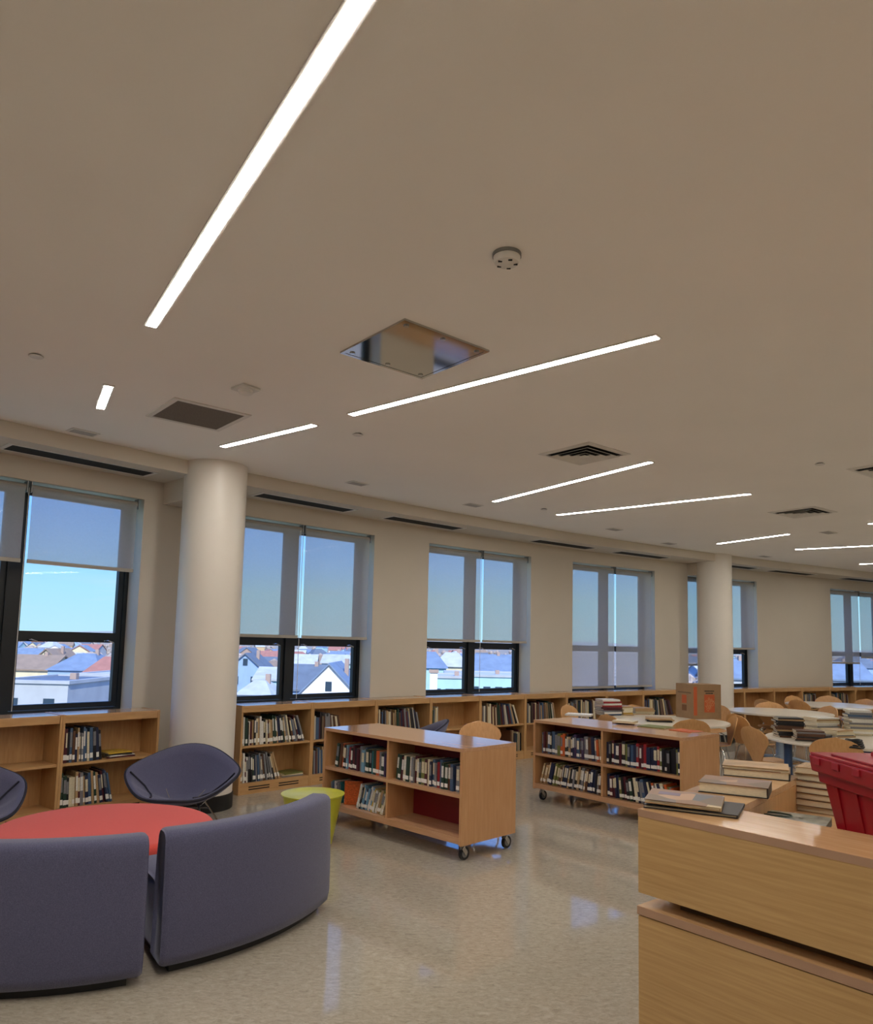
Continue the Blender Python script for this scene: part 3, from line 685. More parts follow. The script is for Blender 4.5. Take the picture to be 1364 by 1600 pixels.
def spline(pts, n):   # closed catmull-rom
    m = len(pts); out = []
    for i in range(m):
        p0, p1, p2, p3 = (Vector(pts[(i+k-1) % m]) for k in range(4))
        for k in range(n):
            s = k/n; out.append(.5*((2*p1)+(-p0+p2)*s+(2*p0-5*p1+4*p2-p3)*s*s+(-p0+3*p1-3*p2+p3)*s**3))
    return out
def lounge(P, face, label, s=1.0):
    """diamond-shaped upholstered wire chair; faces along -y locally, turned so that it faces 'face' (radians)"""
    t = thing('lounge_chair', label, 'lounge chair', (P[0], P[1], 0), face+pi/2, 'blue diamond-shaped lounge chairs')
    t.scale = (s, s, s)
    bd = spline([(0,-.40,.335),(.25,-.36,.345),(.42,-.22,.42),(.525,-.02,.525),(.45,.14,.60),(.22,.33,.70),(0,.385,.735),(-.22,.33,.70),(-.45,.14,.60),(-.525,-.02,.525),(-.42,-.22,.42),(-.25,-.36,.345)], 5)
    N = len(bd); c = Vector((0, .05, .235))
    def fn(u, v):
        b = bd[int(round(u*N)) % N]; r = .03+.97*v
        k = r**2.1 if b.z > .45 else r**1.7
        return (c.x+(b.x-c.x)*r, c.y+(b.y-c.y)*r, c.z+(b.z-c.z)*k)
    MB().sheet(fn, N, 10, .035, closed=True).build('upholstered_shell', M_sofa, t, smooth='all')
    q = MB().lathe([(.035,.220),(.035,.2525)], 12, (0,.05)); q.build('cushion_button', M_sofa, t, smooth='all')
    MB().tube([b+Vector((0,0,-.004)) for b in bd], .0125, 6, closed=True).build('edge_piping', M_pipe, t, smooth=True)
    for sx in (-1, 1):
        sm = [(sx*.50,-.025,.522),(sx*.43,.0,.5),(sx*.36,-.01,.45),(sx*.30,-.07,.4),(sx*.255,-.15,.36),(sx*.225,-.24,.345),(sx*.205,-.34,.335)]
        pts = []
        for (x, y, z) in sm:   # drop the seam on to the shell surface
            b = min(bd, key=lambda q: abs(atan2(q.x-c.x, -(q.y-c.y))-atan2(x-c.x, -(y-c.y)))); R0 = hypot(b.x-c.x, b.y-c.y); r = min(1, hypot(x-c.x, y-c.y)/R0)
            k = r**2.1 if b.z > .45 else r**1.7
            pts.append((x-sx*.014, y+.004, c.z+(b.z-c.z)*k+.026))
        MB().tube(pts, .0075, 5).build('seam', M_pipe, t, smooth=True)
        # wire base: two legs per side joined to a runner
        MB().tube([(sx*.30,-.26,.012),(sx*.17,-.08,.25)], .008, 8).build('leg', M_chrome, t)
        MB().tube([(sx*.30,.24,.012),(sx*.17,.12,.25)], .008, 8).build('leg', M_chrome, t)
        MB().tube([(sx*.30,-.27,.01),(sx*.31,0,.01),(sx*.30,.25,.01)], .009, 8).build('runner', M_chrome, t)
        MB().tube([(sx*.38,-.20,.40),(sx*.20,-.10,.235),(sx*.10,.02,.235),(sx*.25,.2,.42)], .005, 6).build('wire_rib', M_chrome, t)
    MB().tube([(-.22,-.155,.16),(.22,-.155,.16)], .007, 6).build('stretcher', M_chrome, t)
    MB().tube([(-.22,.155,.16),(.22,.155,.16)], .007, 6).build('stretcher', M_chrome, t)
p = at(292, 1268, 0)
lounge((-2.19, 6.72), radians(-87), 'blue diamond-shaped lounge chair in front of the large column', .93)
lounge((-3.50, 5.55), radians(-35), 'blue diamond-shaped lounge chair cut off by the left edge', 1.0)
lounge((-.20, 9.28), radians(183), 'blue diamond-shaped lounge chair mostly hidden behind the nearer rolling bookcase', 1.0)

# ------------------------------------------------------------------ round tables and plywood chairs
def table(c, r, label, ped=M_blue, legs=False):
    t = thing('round_table', label, 'table', (c[0], c[1], 0), 0, 'round tables')
    MB().lathe([(r-.01,.712),(r,.717),(r,.735),(r-.004,.74)], 64).build('table_top', M_tabw, t, smooth=True)
    if legs:
        for k in range(4):
            b = pi*.98+k*pi/2; MB().lathe([(.05,0),(.05,.005),(.042,.01),(.042,.70),(.07,.712)], 16, (.55*cos(b), .55*sin(b))).build('leg', ped, t, smooth=True)
        return
    MB().lathe([(.11,0.03),(.075,.05),(.055,.10),(.055,.66),(.09,.70),(.22,.712)], 24).build('pedestal', ped, t, smooth=True)
    for k in range(4):
        b = pi/4+k*pi/2; MB().tube([(.05*cos(b),.05*sin(b),.06),(.25*cos(b),.25*sin(b),.045),(.42*cos(b),.42*sin(b),.02)], [.028,.024,.018], 8).build('foot', ped, t, smooth=True)
T1, T2, T3, T4 = Vector((3.08, 9.87)), Vector((5.36, 11.7)), Vector((7.15, 13.55)), Vector((4.37, 8.12))
table(T1, .75, 'round table with the cardboard box on it')
table(T2, .76, 'bare round table in the middle of the right side', mat('pale_blue_steel','8fa0b4',.4))
table(T3, .76, 'farthest round table, at the right edge under the window')
table(T4, .74, 'round table crowded with book stacks behind the red tote', legs=True)
def make_chair():
    t = thing('plywood_chair', 'x', 'chair', (0,0,0), 0, 'plywood chairs')
    # faces +y locally: backrest at -y
    def back(u, v):
        a = (u-.5)*2; hgt = v
        wv = (.075+.165*min(1, (v*1.7))**1.2) if v < .6 else .24*sqrt(max(0, 1-((v-.6)/.4)**2.3))
        x = a*wv; y = -.235-.09*v+.55*x*x; z = .45+.385*hgt
        return (x, y, z)
    MB().sheet(back, 10, 16, .011).build('backrest', M_ply, t, smooth=True)
    def seat(u, v):
        a = (u-.5)*2; e = 1-abs(2*v-1)**4*.45 if v > .5 else .42+.58*min(1, v/.3)**.6
        x = a*.215*e; y = -.235+.44*v; z = .45+.02*a*a-.012*sin(pi*v)-(.03*((v-.75)/.25)**2 if v > .75 else 0)
        return (x, y, z)
    MB().sheet(seat, 10, 14, .011).build('seat', M_ply, t, smooth=True)
    for sx in (-1, 1):
        MB().tube([(sx*.12,-.06,.435),(sx*.17,-.12,.40),(sx*.215,-.235,0.004)], .010, 8).build('leg', M_chrome, t, smooth=True)
        MB().tube([(sx*.12,.05,.435),(sx*.17,.12,.40),(sx*.215,.205,0.004)], .010, 8).build('leg', M_chrome, t, smooth=True)
    MB().box(-.13,.13,-.075,.065,.428,.440).build('seat_bracket', M_black, t)
    return t
proto = make_chair(); used = False
def chair(P, face, label):
    global used
    o = copy_tree(proto) if used else proto; used = True
    o.location = (P[0], P[1], 0); o.rotation_euler = (0, 0, face-pi/2); o['label'] = label
def by_back(u, v, face):   # chair whose backrest top shows at pixel (u,v), facing the direction 'face'
    p = at(u, v, .835); return (p.x+.32*cos(face), p.y+.32*sin(face))
def toward(u, v, T): p = at(u, v, .835); return atan2(T.y-p.y, T.x-p.x)
for (u, v, tgt, lb) in ((748,1127,radians(-75),'lone plywood chair between the two rolling bookcases'),
        (885,1101,T1,'plywood chair left of the table with the cardboard box'), (987,1101,T1,'plywood chair behind the tan book pile at the box table'),
        (948,1116,T1,'plywood chair seen from behind, over the left part of the farther rolling bookcase'), (1075,1122,T1,'plywood chair seen from behind just under the cardboard box'),
        (1134,1117,T1,'plywood chair at the right side of the box table'), (1118,1100,T1,'plywood chair at the far right side of the box table, before the column'),
        (1203,1097,T2,'plywood chair at the far left side of the bare round table'), (1190,1092,radians(20),'dark plywood chair behind the bare round table'),
        (1237,1087,T3,'plywood chair at the left side of the farthest table'), (1257,1093,T3,'plywood chair seen from behind at the near left of the farthest table'),
        (1297,1103,T2,'plywood chair turned to the right end of the bare round table'), (1294,1087,T3,'plywood chair at the wall side of the farthest table'), (1354,1092,T3,'plywood chair at the far right edge by the farthest table'),
        (1196,1136,radians(12),'plywood chair seen from the side, left of the crowded book table'), (1147,1115,radians(15),'plywood chair seen edge-on left of the bare round table'),
        (1305,1153,T4,'plywood chair seen from behind just above the red tote')):
    f = tgt if isinstance(tgt, float) else toward(u, v, tgt)
    pos = Vector(by_back(u, v, f))
    for T, r in ((T1, .75), (T2, .76), (T3, .76), (T4, .74)):   # backrests stay clear of the table edges
        for k in range(60):
            bk = [pos-Vector((cos(f), sin(f)))*.28+Vector((-sin(f), cos(f)))*q for q in (-.24, -.12, 0, .12, .24)]
            if min((b-T).length for b in bk) > r+.03: break
            pos += (bk[2]-T).normalized()*.01
    chair(pos, f, lb)
# cardboard box on the first table
bc = at(1084, 1124, .741)
t = thing('cardboard_box', 'brown cardboard moving box with orange print on the round table', 'box', (bc.x, bc.y, .741), radians(18))
BW, BD, BH = .44, .38, .46
MB().box(0, BW, 0, BD, 0, BH).build('carton', M_card, t)
l_ = MB().box(-.0, .055, -.0015, 0, .05, BH-.03).build('tape_stripe', M_orange, t)
MB().box(.17, .335, -.0015, 0, .09, .325).build('logo_panel', M_orange, t)
for k, (a, b) in enumerate(((.175,.33), (.195,.31))):
    x = a
    while x < b:
        wl = rnd.uniform(.008, .014); MB().box(x, min(b, x+wl), -.0015, 0, .365-.03*k, .380-.03*k).build('print_mark', M_ink, t); x += wl+.003
def text(body, size, M4, material, parent, name):
    c = bpy.data.curves.new(name, 'FONT'); c.body = body; c.size = size; c.align_x = 'CENTER'; c.align_y = 'CENTER'; c.extrude = .0004; c.resolution_u = 2
    o = bpy.data.objects.new(name, c); COL.objects.link(o); dg = bpy.context.evaluated_depsgraph_get(); me = bpy.data.meshes.new_from_object(o.evaluated_get(dg))
    bpy.data.objects.remove(o); me.transform(M4); me.materials.clear(); me.materials.append(material); return link(name, me, parent)
for k, s in enumerate(('THE', 'HOME', 'DEPOT')):
    text(s, .062, Matrix.Translation((.2525+(.034*(k-1))*.7, -.002, .2075-(.05*(k-1))*.75)) @ Matrix.Rotation(radians(90), 4, 'X') @ Matrix.Rotation(radians(42), 4, 'Z') @ Matrix.Diagonal((.85,1,1,1)), mat('light_print','b98a5c',.8), t, 'logo_lettering')
MB().box(-.0015, 0, .15, .25, .20, .31).build('logo_panel', M_orange, t); MB().box(-.0015, 0, .15, .25, .10, .18).build('hand_hole_mark', mat('brown_print','6d4a2b',.8), t)
MB().box(-.0012, 0, .05, .34, .335, .352).build('print_mark', mat('faded_print','6b553c',.8), t)
# stacks on the first table
p = at(950, 1117, .741); e_ = stack((p.x, p.y, .741), radians(20), 9, ['red','white','maroon','white','cream','red','grey'], 'in red and white stack on box table', 'tall book stack on the box table', w=(.26,.32), d=(.2,.23), th=(.018,.027), seq=['slate blue','white','grey','maroon','maroon','red','white','red','white'])
p = at(968, 1117, .741); stack((p.x+.08, p.y+.02, .741), radians(15), 6, ['tan','cream','yellow'], 'in small tan stack on box table', 'small tan stack on the box table', w=(.14,.16), d=(.18,.2), th=(.018,.024))
p = at(996, 1116, .741); stack((p.x+.08, p.y+.1, .741), radians(10), 4, ['tan','cream','brown'], 'in low tan pile on box table', 'low tan pile on the box table', w=(.28,.32), d=(.22,.24), th=(.018,.024))
p = at(1030, 1127, .741); stack((p.x, p.y, .741), radians(-10), 3, ['brown','black','tan'], 'in flat pile before cardboard box', 'flat books before the cardboard box', w=(.28,.34), d=(.22,.26), th=(.01,.016), jit=20)
# stacks on the crowded table
def st4(u, v, n, pal, label, rz=radians(-10), **k):
    p = at(u, v, .741); return stack((p.x, p.y, .741), rz, n, pal, label, 'book stacks on the crowded table', **k)
st4(1232, 1151, 13, ['tan','black','brown','tan','cream'], 'in leftmost stack on crowded table', w=(.26,.29), d=(.20,.22), th=(.013,.018))
st4(1263, 1157, 7, ['black','brown','black','grey'], 'in dark front stack on crowded table', w=(.26,.28), d=(.19,.21), th=(.014,.018))
st4(1284, 1145, 10, ['tan','cream','grey','white'], 'in middle tan stack on crowded table', rz=radians(12), w=(.27,.31), d=(.2,.24), th=(.014,.02))
st4(1308, 1151, 5, ['cream','white','grey','tan'], 'in low pale stack on crowded table', rz=radians(25), w=(.24,.28), d=(.2,.24), th=(.013,.02))
st4(1341, 1148, 12, ['tan','cream','grey','white','slate blue'], 'in tall pale stack at right of crowded table', w=(.22,.26), d=(.2,.24), th=(.018,.026))
st4(1286, 1158, 4, ['white','black','grey'], 'in tiny fanned stack on crowded table', rz=radians(30), w=(.15,.18), d=(.12,.14), th=(.012,.016), jit=14)
p = at(1342, 1170, .741)
t = thing('cable_coil', 'black coiled bundle on the table edge above the red tote', 'cable', (p.x-.02, p.y+.05, .741))
for k in range(4):
    R_ = .085-.006*k; MB().tube([(R_*cos(b*pi/12), R_*sin(b*pi/12), .013+.02*k+.004*sin(b*.9)) for b in range(24)], .011, 6, closed=True).build('cable_loop', M_black, t, smooth=True)

# ------------------------------------------------------------------ service desk
D0 = Vector((.772, 2.852)); DRZ = radians(-50)
t = thing('service_desk', 'L-shaped maple service desk in the lower right corner', 'desk', (D0.x, D0.y, 0), DRZ)
DL = 2.6
MB().box(0, DL, 0, .025, .767, 1.067-.0285).build('upper_front_panel', M_mapled, t)
MB().box(0, DL, 0, .31, 1.067-.028, 1.067).build('counter_top', M_maplet, t)
MB().box(0, DL, -.0015, -.0002, 1.067-.026, 1.066).build('edge_band', M_edge, t)
MB().box(0, DL, .025, .31, .767, .787).build('counter_underside', M_mapled, t)
MB().box(.12, DL, .085, .105, .721, .767).build('recess_panel', mat('recess_shade_brown', '5a432b', .6), t)  # shadow of the recess put into the panel's darker brown
MB().box(-.003, DL, -.003, .30, .690, .720).build('ledge', M_maplet, t)
MB().box(-.003, DL, -.0045, -.0032, .691, .719).build('edge_band', M_edge, t)
MB().box(0, DL, .0, .022, .02, .686).build('lower_front_panel', M_mapled, t)
MB().box(0, .022, .0225, .30, .02, .689).build('end_panel', M_maple, t)
MB().box(.02, DL, .03, .05, .0, .02).build('toe_kick', M_black, t)
MB().box(0, .025, .0255, .31, .788, 1.038).build('upper_end_panel', M_maple, t)
MB().box(.03, DL, .285, .305, .0, 1.038).build('inner_front_panel', M_maple, t)
sh = math.tan(radians(11.5)); RL = 1.29
def para(x0, x1, y0, y1): return [(x0-sh*y0, y0), (x1-sh*y0, y0), (x1-sh*y1, y1), (x0-sh*y1, y1)]
MB().prism(para(0, .285, .312, RL), 1.067-.028, 1.067).build('return_top', M_maplet, t)
MB().prism(para(.265, .2845, .312, RL-.002), 0, 1.038).build('return_inner_panel', M_maple, t)
MB().prism(para(0.001, .02, .312, RL-.002), 0, 1.038).build('return_outer_panel', M_maple, t)
MB().prism(para(.021, .264, RL-.022, RL-.002), 0, 1.038).build('return_end_panel', M_maple, t)
MB().prism([(.225,.312), (DL,.312), (DL,1.30), (.02,1.30)], .89, .92).build('work_surface', M_maplet, t)
MB().box(DL-.03, DL, .312, 1.28, 0, .889).build('support_panel', M_maple, t)
MB().box(.08, .11, 1.25, 1.29, 0, .889).build('support_leg', M_maple, t)
# books on the desk
GD = 'large picture books on the service desk'
def bigbook(P, rz, dims, label, cover=None, top=None):
    wx, dy, th = dims
    r = thing('picture_book', label, 'book', P, rz, GD)
    cv_ = cover or BM['black']
    MB().box(-wx/2, wx/2, -dy/2, dy/2, 0, .003).build('back_cover', cv_, r)
    MB().box(-wx/2+.004, wx/2-.006, -dy/2+.006, dy/2-.006, .0032, th-.0032).build('page_block', M_page, r)
    MB().box(-wx/2, wx/2, -dy/2, dy/2, th-.003, th).build('front_cover', top or M_art, r)
    MB().box(wx/2-.004, wx/2, -dy/2, dy/2, .003, th-.003).build('spine', cv_, r)
    return r
p = at(1098, 1264, 1.068)
r = bigbook((p.x-.02, p.y+.03, 1.068), radians(-28), (.33, .24, .012), 'wide black-backed book lying under the tan-covered one on the desk corner', top=BM['black'])
r2 = bigbook((p.x-.055, p.y+.035, 1.082), radians(-20), (.27, .21, .014), 'tan picture book with scenic cover on the desk corner', cover=BM['tan'])
MB().box(-.10, -.02, .01, .06, .0141, .0146).build('title_patch', mat('lilac_print', '7d7286', .6), r2)
r2.rotation_euler = (radians(1.5), radians(1.2), radians(-24)); r2.location.z = 1.088
p = at(1152, 1238, 1.068); bigbook((p.x, p.y+.02, 1.068), radians(-28), (.27, .20, .042), 'thick dark-edged picture book in the middle of the desk return')
p = at(1186, 1212, 1.068); r = bigbook((p.x, p.y+.02, 1.068), radians(-26), (.29, .21, .036), 'thick book under a pale thin one at the far end of the desk return')
bigbook((p.x-.005, p.y+.025, 1.1048), radians(-24), (.29, .21, .012), 'pale thin book on the thick one at the end of the desk return', cover=BM['cream'], top=BM['tan'])
p = at(1234, 1280, .985); bigbook((p.x, p.y+.01, .921), radians(-38), (.26, .20, .038), 'dark book underneath the greenish grey one beside the red tote', top=BM['black'])
r = bigbook((p.x, p.y+.01, .960), radians(-34), (.29, .22, .03), 'greenish grey picture book lying beside the red tote', top=mat('greenish_print', '7d7f73', .25, noise=(14, .5)))
MB().tube([(-.05+.06*cos(b*pi/12), .02+.035*sin(b*pi/12), .0308) for b in range(24)], .004, 4, closed=True).build('cover_emblem', BM['dark green'], r)
p = at(1276, 1268, .92); stack((p.x+.05, p.y+.02, .92), DRZ+radians(8)+pi, 7, P_PG, 'in tall stack left of red tote', 'tall pale stack on the desk', w=(.20,.23), d=(.17,.19), th=(.020,.033), jit=3)
# red tote
ta = at(1263, 1172, 1.27); tb = at(1364, 1199, 1.27); trz = atan2(tb.y-ta.y, tb.x-ta.x)
t = thing('storage_tote', 'red plastic lidded tote standing on the desk', 'tote', (ta.x, ta.y, .921), trz)
TL, TW, TH = .66, .42, .345
ins = .045
def tap(x0, x1, y0, y1, z0, z1, i0, i1):
    return [(x0+i0,y0+i0,z0),(x1-i0,y0+i0,z0),(x1-i0,y1-i0,z0),(x0+i0,y1-i0,z0),(x0+i1,y0+i1,z1),(x1-i1,y0+i1,z1),(x1-i1,y1-i1,z1),(x0+i1,y1-i1,z1)]
MB().hexa(tap(0, TL, 0, TW, 0, TH-.075, .075, .032)).build('body', M_tote, t, bevel=.012)
MB().hexa(tap(.014, TL-.014, .014, TW-.014, TH-.115, TH-.074, .012, .008)).build('collar', M_tote, t, bevel=.004)
rm = MB().hexa(tap(0, TL, 0, TW, TH-.075, TH-.012, .006, 0)).build('rim', M_tote, t, bevel=.006)
for k in range(4):
    x = .13+k*.125; q = .0045
    MB().hexa([(x,.075-q,.012),(x+.012,.075-q,.012),(x+.012,.09,.012),(x,.09,.012),(x,.036-q,TH-.118),(x+.012,.036-q,TH-.118),(x+.012,.05,TH-.118),(x,.05,TH-.118)]).build('rib', M_tote, t)
for x in (.06, .19, .32, .45, .58):
    MB().box(x-.022, x+.022, -.0035, .002, TH-.045, TH-.018).build('lid_lug', M_tote, rm, bevel=.002)
for y0, y1, s in ((.004, TW/2-.003, 1), (TW/2+.003, TW-.004, -1)):
    l_ = MB().box(.006, TL-.006, y0, y1, TH-.012, TH-.002).build('lid_flap', M_tote, t, bevel=.002)
    MB().box(.10, TL-.10, y0+.03, y1-.03, TH-.002, TH+.006).build('lid_panel', M_tote, l_, bevel=.003)
for x in (.05, TL-.21): MB().box(x+.10, x+.20, TW/2-.05, TW/2+.05, TH-.0015, TH+.022).build('lid_knuckle', M_tote, t, bevel=.005)

# ------------------------------------------------------------------ the town outside
GZ = -13.0
M_ground = mat('winter_ground', '8d8478', .95, noise=(.05, .25))
struct(MB().box(-1800, 1800, 30, 3200, GZ-1, GZ).build('ground', M_ground))
HW = {'white':'d8d6d2','cream':'cfc3a4','grey':'a5a8ad','teal':'9fc0c4','brick':'a08a80','tan':'b89c7a','blue':'8ba3bf'}
HR = {'slate':'5c6878','blue-grey':'6b7d96','brown':'8a7767','red':'9a6a60','light grey':'a9adb3'}  # roof tones paled towards dusty blue, outdoor haze put into the colour
MW = {k: mat('siding_'+k, v, .85, noise=(.6, .08)) for k, v in HW.items()}
MR = {k: mat('roof_'+k.replace(' ', '_').replace('-', '_'), v, .85, noise=(.8, .12)) for k, v in HR.items()}
M_hwin = mat('house_window', '2c3b4c', .2)
def az(u, D): d = ray(u, 1000); k = D/d.y; return (d.x*k, D)
LOTS = []
def house(u, D, wd, dp, hw, hr, wallc, roofc, label, kind='gable', rz=0, windows=(2, 2), group='houses of the town outside', detail=True):
    x, y = az(u, D); t = thing('house', label, 'house', (x, y, GZ), rz, group)
    a, b = wd/2, dp; LOTS.append((x-sin(rz)*b/2, y+cos(rz)*b/2, hypot(a, b/2)))
    MB().box(-a, a, 0, b, 0, hw).build('walls', MW[wallc], t)
    o = .35
    if kind == 'gable':      # gable end faces the viewer
        MB().add([(-a,0,hw),(a,0,hw),(0,0,hw+hr),(-a,b,hw),(a,b,hw),(0,b,hw+hr)], [(0,1,2),(5,4,3),(0,2,5,3),(1,4,5,2),(0,3,4,1)]).build('gable_wall', MW[wallc], t)
        m = MB()
        for s in (-1, 1):
            e = hr/a; P = [(s*(a+o),-o,hw-o*e),(0,-o,hw+hr),(0,b+o,hw+hr),(s*(a+o),b+o,hw-o*e)]
            Q = [(px, py, pz+.25) for px, py, pz in P]; m.hexa(P+Q if s > 0 else [P[1],P[0],P[3],P[2],Q[1],Q[0],Q[3],Q[2]])
        m.build('roof', MR[roofc], t)
    elif kind == 'hip':
        r = max(.3, wd*.18); m = MB().add([(-a-o,-o,hw),(a+o,-o,hw),(a+o,b+o,hw),(-a-o,b+o,hw),(-r,b*.4,hw+hr),(r,b*.4,hw+hr),(r,b*.6,hw+hr),(-r,b*.6,hw+hr)], [(3,2,1,0),(4,5,6,7),(0,1,5,4),(1,2,6,5),(2,3,7,6),(3,0,4,7)])
        m.build('roof', MR[roofc], t)
    elif kind == 'side':     # long roof slope faces the viewer
        MB().hexa([(-a-o,-o,hw-.2),(a+o,-o,hw-.2),(a+o,b/2,hw+hr),(-a-o,b/2,hw+hr),(-a-o,-o,hw+.05),(a+o,-o,hw+.05),(a+o,b/2,hw+hr+.25),(-a-o,b/2,hw+hr+.25)]).build('roof', MR[roofc], t)
        MB().hexa([(-a-o,b/2,hw+hr),(a+o,b/2,hw+hr),(a+o,b+o,hw-.2),(-a-o,b+o,hw-.2),(-a-o,b/2,hw+hr+.25),(a+o,b/2,hw+hr+.25),(a+o,b+o,hw+.05),(-a-o,b+o,hw+.05)]).build('roof', MR[roofc], t)
        for s in (-1, 1): MB().add([(s*a,0,hw),(s*a,b,hw),(s*a,b/2,hw+hr),(s*(a-.2),0,hw),(s*(a-.2),b,hw),(s*(a-.2),b/2,hw+hr)], [(0,1,2),(5,4,3),(0,3,4,1),(1,4,5,2),(2,5,3,0)]).build('gable_wall', MW[wallc], t)
    else:                    # flat with parapet
        m = MB(); m.box(-a-.15, a+.15, -.15, .25, hw, hw+.28); m.box(-a-.15, a+.15, b-.25, b+.15, hw, hw+.28); m.box(-a-.15, -a+.25, .25, b-.25, hw, hw+.28); m.box(a-.25, a+.15, .25, b-.25, hw, hw+.28)
        m.build('parapet', MW['grey'], t); MB().box(-a+.25, a-.25, .25, b-.25, hw, hw+.15).build('roof', MR[roofc], t)
    if detail:
        nx, nz = windows
        for i in range(nx):
            for j in range(nz):
                wx = -a+wd*(i+.5)/nx; z = hw-1.9-2.6*j
                MB().box(wx-.45, wx+.45, -.06, .0, z-.7, z+.7).build('window', M_hwin, t)
        if kind == 'gable':
            MB().box(-.4, .4, -.06, 0, hw+hr*.25, hw+hr*.25+1.2).build('window', M_hwin, t)
        c = MB().box(a*.3, a*.3+.55, b*.45, b*.45+.55, hw, hw+hr+.7).build('chimney', MW['brick'], t)
    return t
def ht(v, D, u=400):  # height above the ground seen at pixel row v at distance D
    d = ray(u, v); return H+d.z/d.y*D-GZ
house(55, 62, 6.0, 10, ht(1068,62,55), 0, 'grey', 'slate', 'flat-roofed building with dark roof low in the left window', 'flat', windows=(2,2))
house(113, 73, 3.0, 8, ht(1092,73,113), 1.0, 'white', 'light grey', 'small pale hip-roofed building low in the left window', 'hip', windows=(1,1))
house(152, 82, 3.6, 8, ht(1056,82,152), 0, 'tan', 'light grey', 'tan flat-roofed block at the right of the left window', 'flat', windows=(2,2))
house(118, 118, 8, 10, ht(1048,118,118), 2.6, 'blue', 'blue-grey', 'house with wide blue-grey hip roof in the left window', 'hip')
house(158, 112, 4.4, 8, ht(1052,112,158), 2.4, 'brick', 'red', 'house with red roof at the right of the left window', 'hip')
house(74, 150, 5.5, 9, ht(1034,150,74), 2.4, 'cream', 'brown', 'cream gabled house in the middle of the left window', 'gable')
house(40, 128, 9, 9, ht(1046,128,40), 2.2, 'cream', 'brown', 'house with long brown roof at the left of the left window', 'side')
house(516, 95, 8.6, 12, ht(1094,95,516), 4.4, 'white', 'blue-grey', 'white gabled house filling the window right of the large column', 'gable')
house(474, 112, 7.0, 11, ht(1078,112,474), 3.4, 'blue', 'slate', 'blue house with slate roof left of the white gabled house', 'side')
house(400, 84, 3.6, 7, ht(1086,84,400), 1.5, 'white', 'light grey', 'pale low-roofed house beside the large column', 'hip', windows=(1,1))
house(425, 118, 5, 9, ht(1062,118,425), 1.6, 'teal', 'light grey', 'teal house behind the pale low-roofed one', 'side')
house(385, 130, 6, 9, ht(1046,130,385), 2.6, 'blue', 'slate', 'slate-roofed house with small gable beside the large column', 'gable')
house(535, 170, 9, 9, ht(1036,170,535), 1.6, 'teal', 'light grey', 'pale green long house behind the white gabled house', 'side')
house(762, 96, 10.5, 14, ht(1058,96,762), 0, 'teal', 'light grey', 'long pale flat-roofed building in the middle window', 'flat', windows=(7,2))
house(704, 88, 4.4, 9, ht(1060,88,704), 0, 'teal', 'light grey', 'pale block at the left of the long flat-roofed building', 'flat', windows=(3,2))
house(707, 128, 6.2, 9, ht(1042,128,707), 2.4, 'cream', 'light grey', 'cream house with pale hip roof in the middle window', 'hip')
house(672, 112, 5, 9, ht(1044,112,672), 2.4, 'teal', 'blue-grey', 'house with dark blue roof at the left of the middle window', 'hip')
house(765, 140, 12, 10, ht(1050,140,765), 3.0, 'blue', 'blue-grey', 'wide blue-roofed house behind the long flat-roofed building', 'side')
x, y = az(679, 70); t = thing('tall_chimney', 'tall white chimney stack at the left of the middle window', 'chimney', (x, y, GZ))
MB().box(-.35,.35,-.35,.35,0,ht(1046,70,679)).build('stack', MW['white'], t); MB().box(-.45,.45,-.45,.45,ht(1046,70,679)-.3,ht(1046,70,679)).build('cap', MW['brick'], t)
house(1160, 110, 7, 9, ht(1060,110,1160), 2.5, 'grey', 'blue-grey', 'grey house beside the far column', 'side')
house(1325, 120, 8, 9, ht(1062,120,1325), 2.6, 'grey', 'blue-grey', 'grey house in the rightmost window', 'side'); house(1350, 160, 9, 9, ht(1044,160,1350), 2.4, 'blue', 'slate', 'blue house at the right edge of the rightmost window', 'hip')
r5 = random.Random(3)
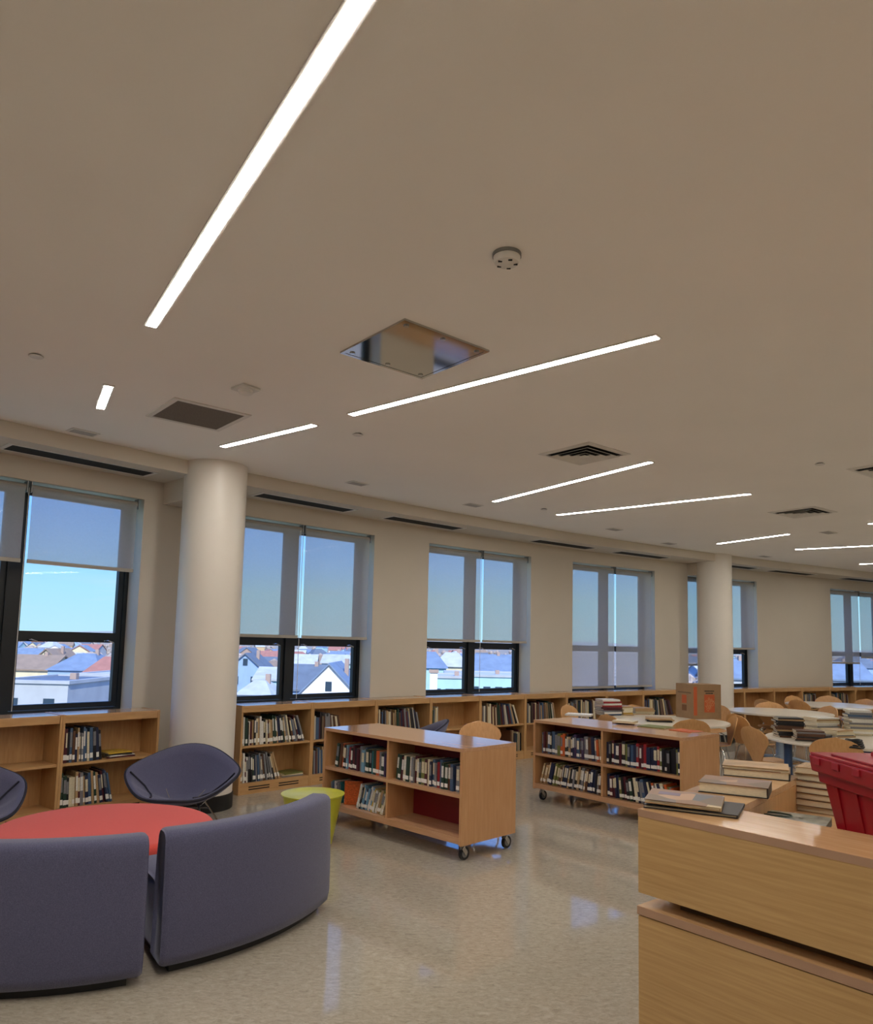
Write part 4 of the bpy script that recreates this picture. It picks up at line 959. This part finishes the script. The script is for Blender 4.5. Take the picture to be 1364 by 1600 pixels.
for k in range(160):
    u = r5.choice([r5.uniform(-70, 200), r5.uniform(360, 560), r5.uniform(360, 560), r5.uniform(660, 815), r5.uniform(1075, 1165), r5.uniform(1300, 1400), r5.uniform(-70, 200)])
    D = 165*math.exp(r5.uniform(0, 1.75)); wc = r5.choice(list(HW)); rc = r5.choice(list(HR))
    if any(hypot(az(u, D)[0]-hx, D+5-hy) < hr_+7.2 for hx, hy, hr_ in LOTS): continue
    house(u, D, r5.uniform(7, 11), r5.uniform(8, 11), r5.uniform(5.5, 8), r5.uniform(2.2, 3.4), wc, rc, 'distant %s house with %s roof, seen through %s' % (wc, rc, 'the left window' if u < 300 else 'the window right of the large column' if u < 600 else 'the middle window' if u < 900 else 'the window behind the far column' if u < 1230 else 'the rightmost window'), r5.choice(['gable', 'side', 'hip', 'side']), rz=r5.uniform(-.5, .5), group='distant houses', detail=False)
# bare winter trees: nobody could count them
m = MB()
for k in range(1000):
    u = r5.choice([r5.uniform(-80, 210), r5.uniform(355, 565), r5.uniform(655, 820), r5.uniform(1070, 1170), r5.uniform(1295, 1410)])
    D = 128*math.exp(r5.uniform(0, 2.2)); x, y = az(u, D); hgt = r5.uniform(6, 9.5); rr_ = r5.uniform(1.3, 3.0); n = 7
    if any(hypot(x-hx, y-hy) < hr_+rr_*1.2 for hx, hy, hr_ in LOTS): continue
    vs = [(x, y, GZ+hgt*.3)]; fs = []
    for j, (fr, fz) in enumerate(((.75, .45), (1, .7), (.6, .92))):
        for q in range(n):
            b = 2*pi*q/n; s = rr_*fr*r5.uniform(.75, 1.2); vs.append((x+s*cos(b), y+s*sin(b), GZ+hgt*fz+r5.uniform(-.3, .3)))
    vs.append((x, y, GZ+hgt))
    for q in range(n):
        fs.append((0, 1+(q+1) % n, 1+q)); fs.append((1+2*n+q, 1+2*n+(q+1) % n, 1+3*n))
        for j in (0, 1): fs.append((1+j*n+q, 1+j*n+(q+1) % n, 1+(j+1)*n+(q+1) % n, 1+(j+1)*n+q))
    m.add(vs, fs)
tag(m.build('bare_trees', mat('bare_branches', '9a8d85', .95, noise=(1.2, .4))), 'bare winter treetops between the houses', 'trees', None, 'stuff')
m = MB(); n = 60
vs = []; fs = []
for i in range(n+1):
    x = -2400+4800*i/n; hh = 10+12*(.5+.5*sin(i*.9))*(.5+.5*sin(i*.37+1)); vs += [(x, 2600, GZ), (x, 2600, GZ+14+hh), (x, 3100, GZ)]
for i in range(n): k = 3*i; fs += [(k, k+3, k+4, k+1), (k+1, k+4, k+5, k+2)]
struct(m.add(vs, fs).build('far_ridge', mat('far_wood_hazed', '8e98a6', .95)))  # bluish distance haze put into the ridge colour
print('BOOKS', NB[0])
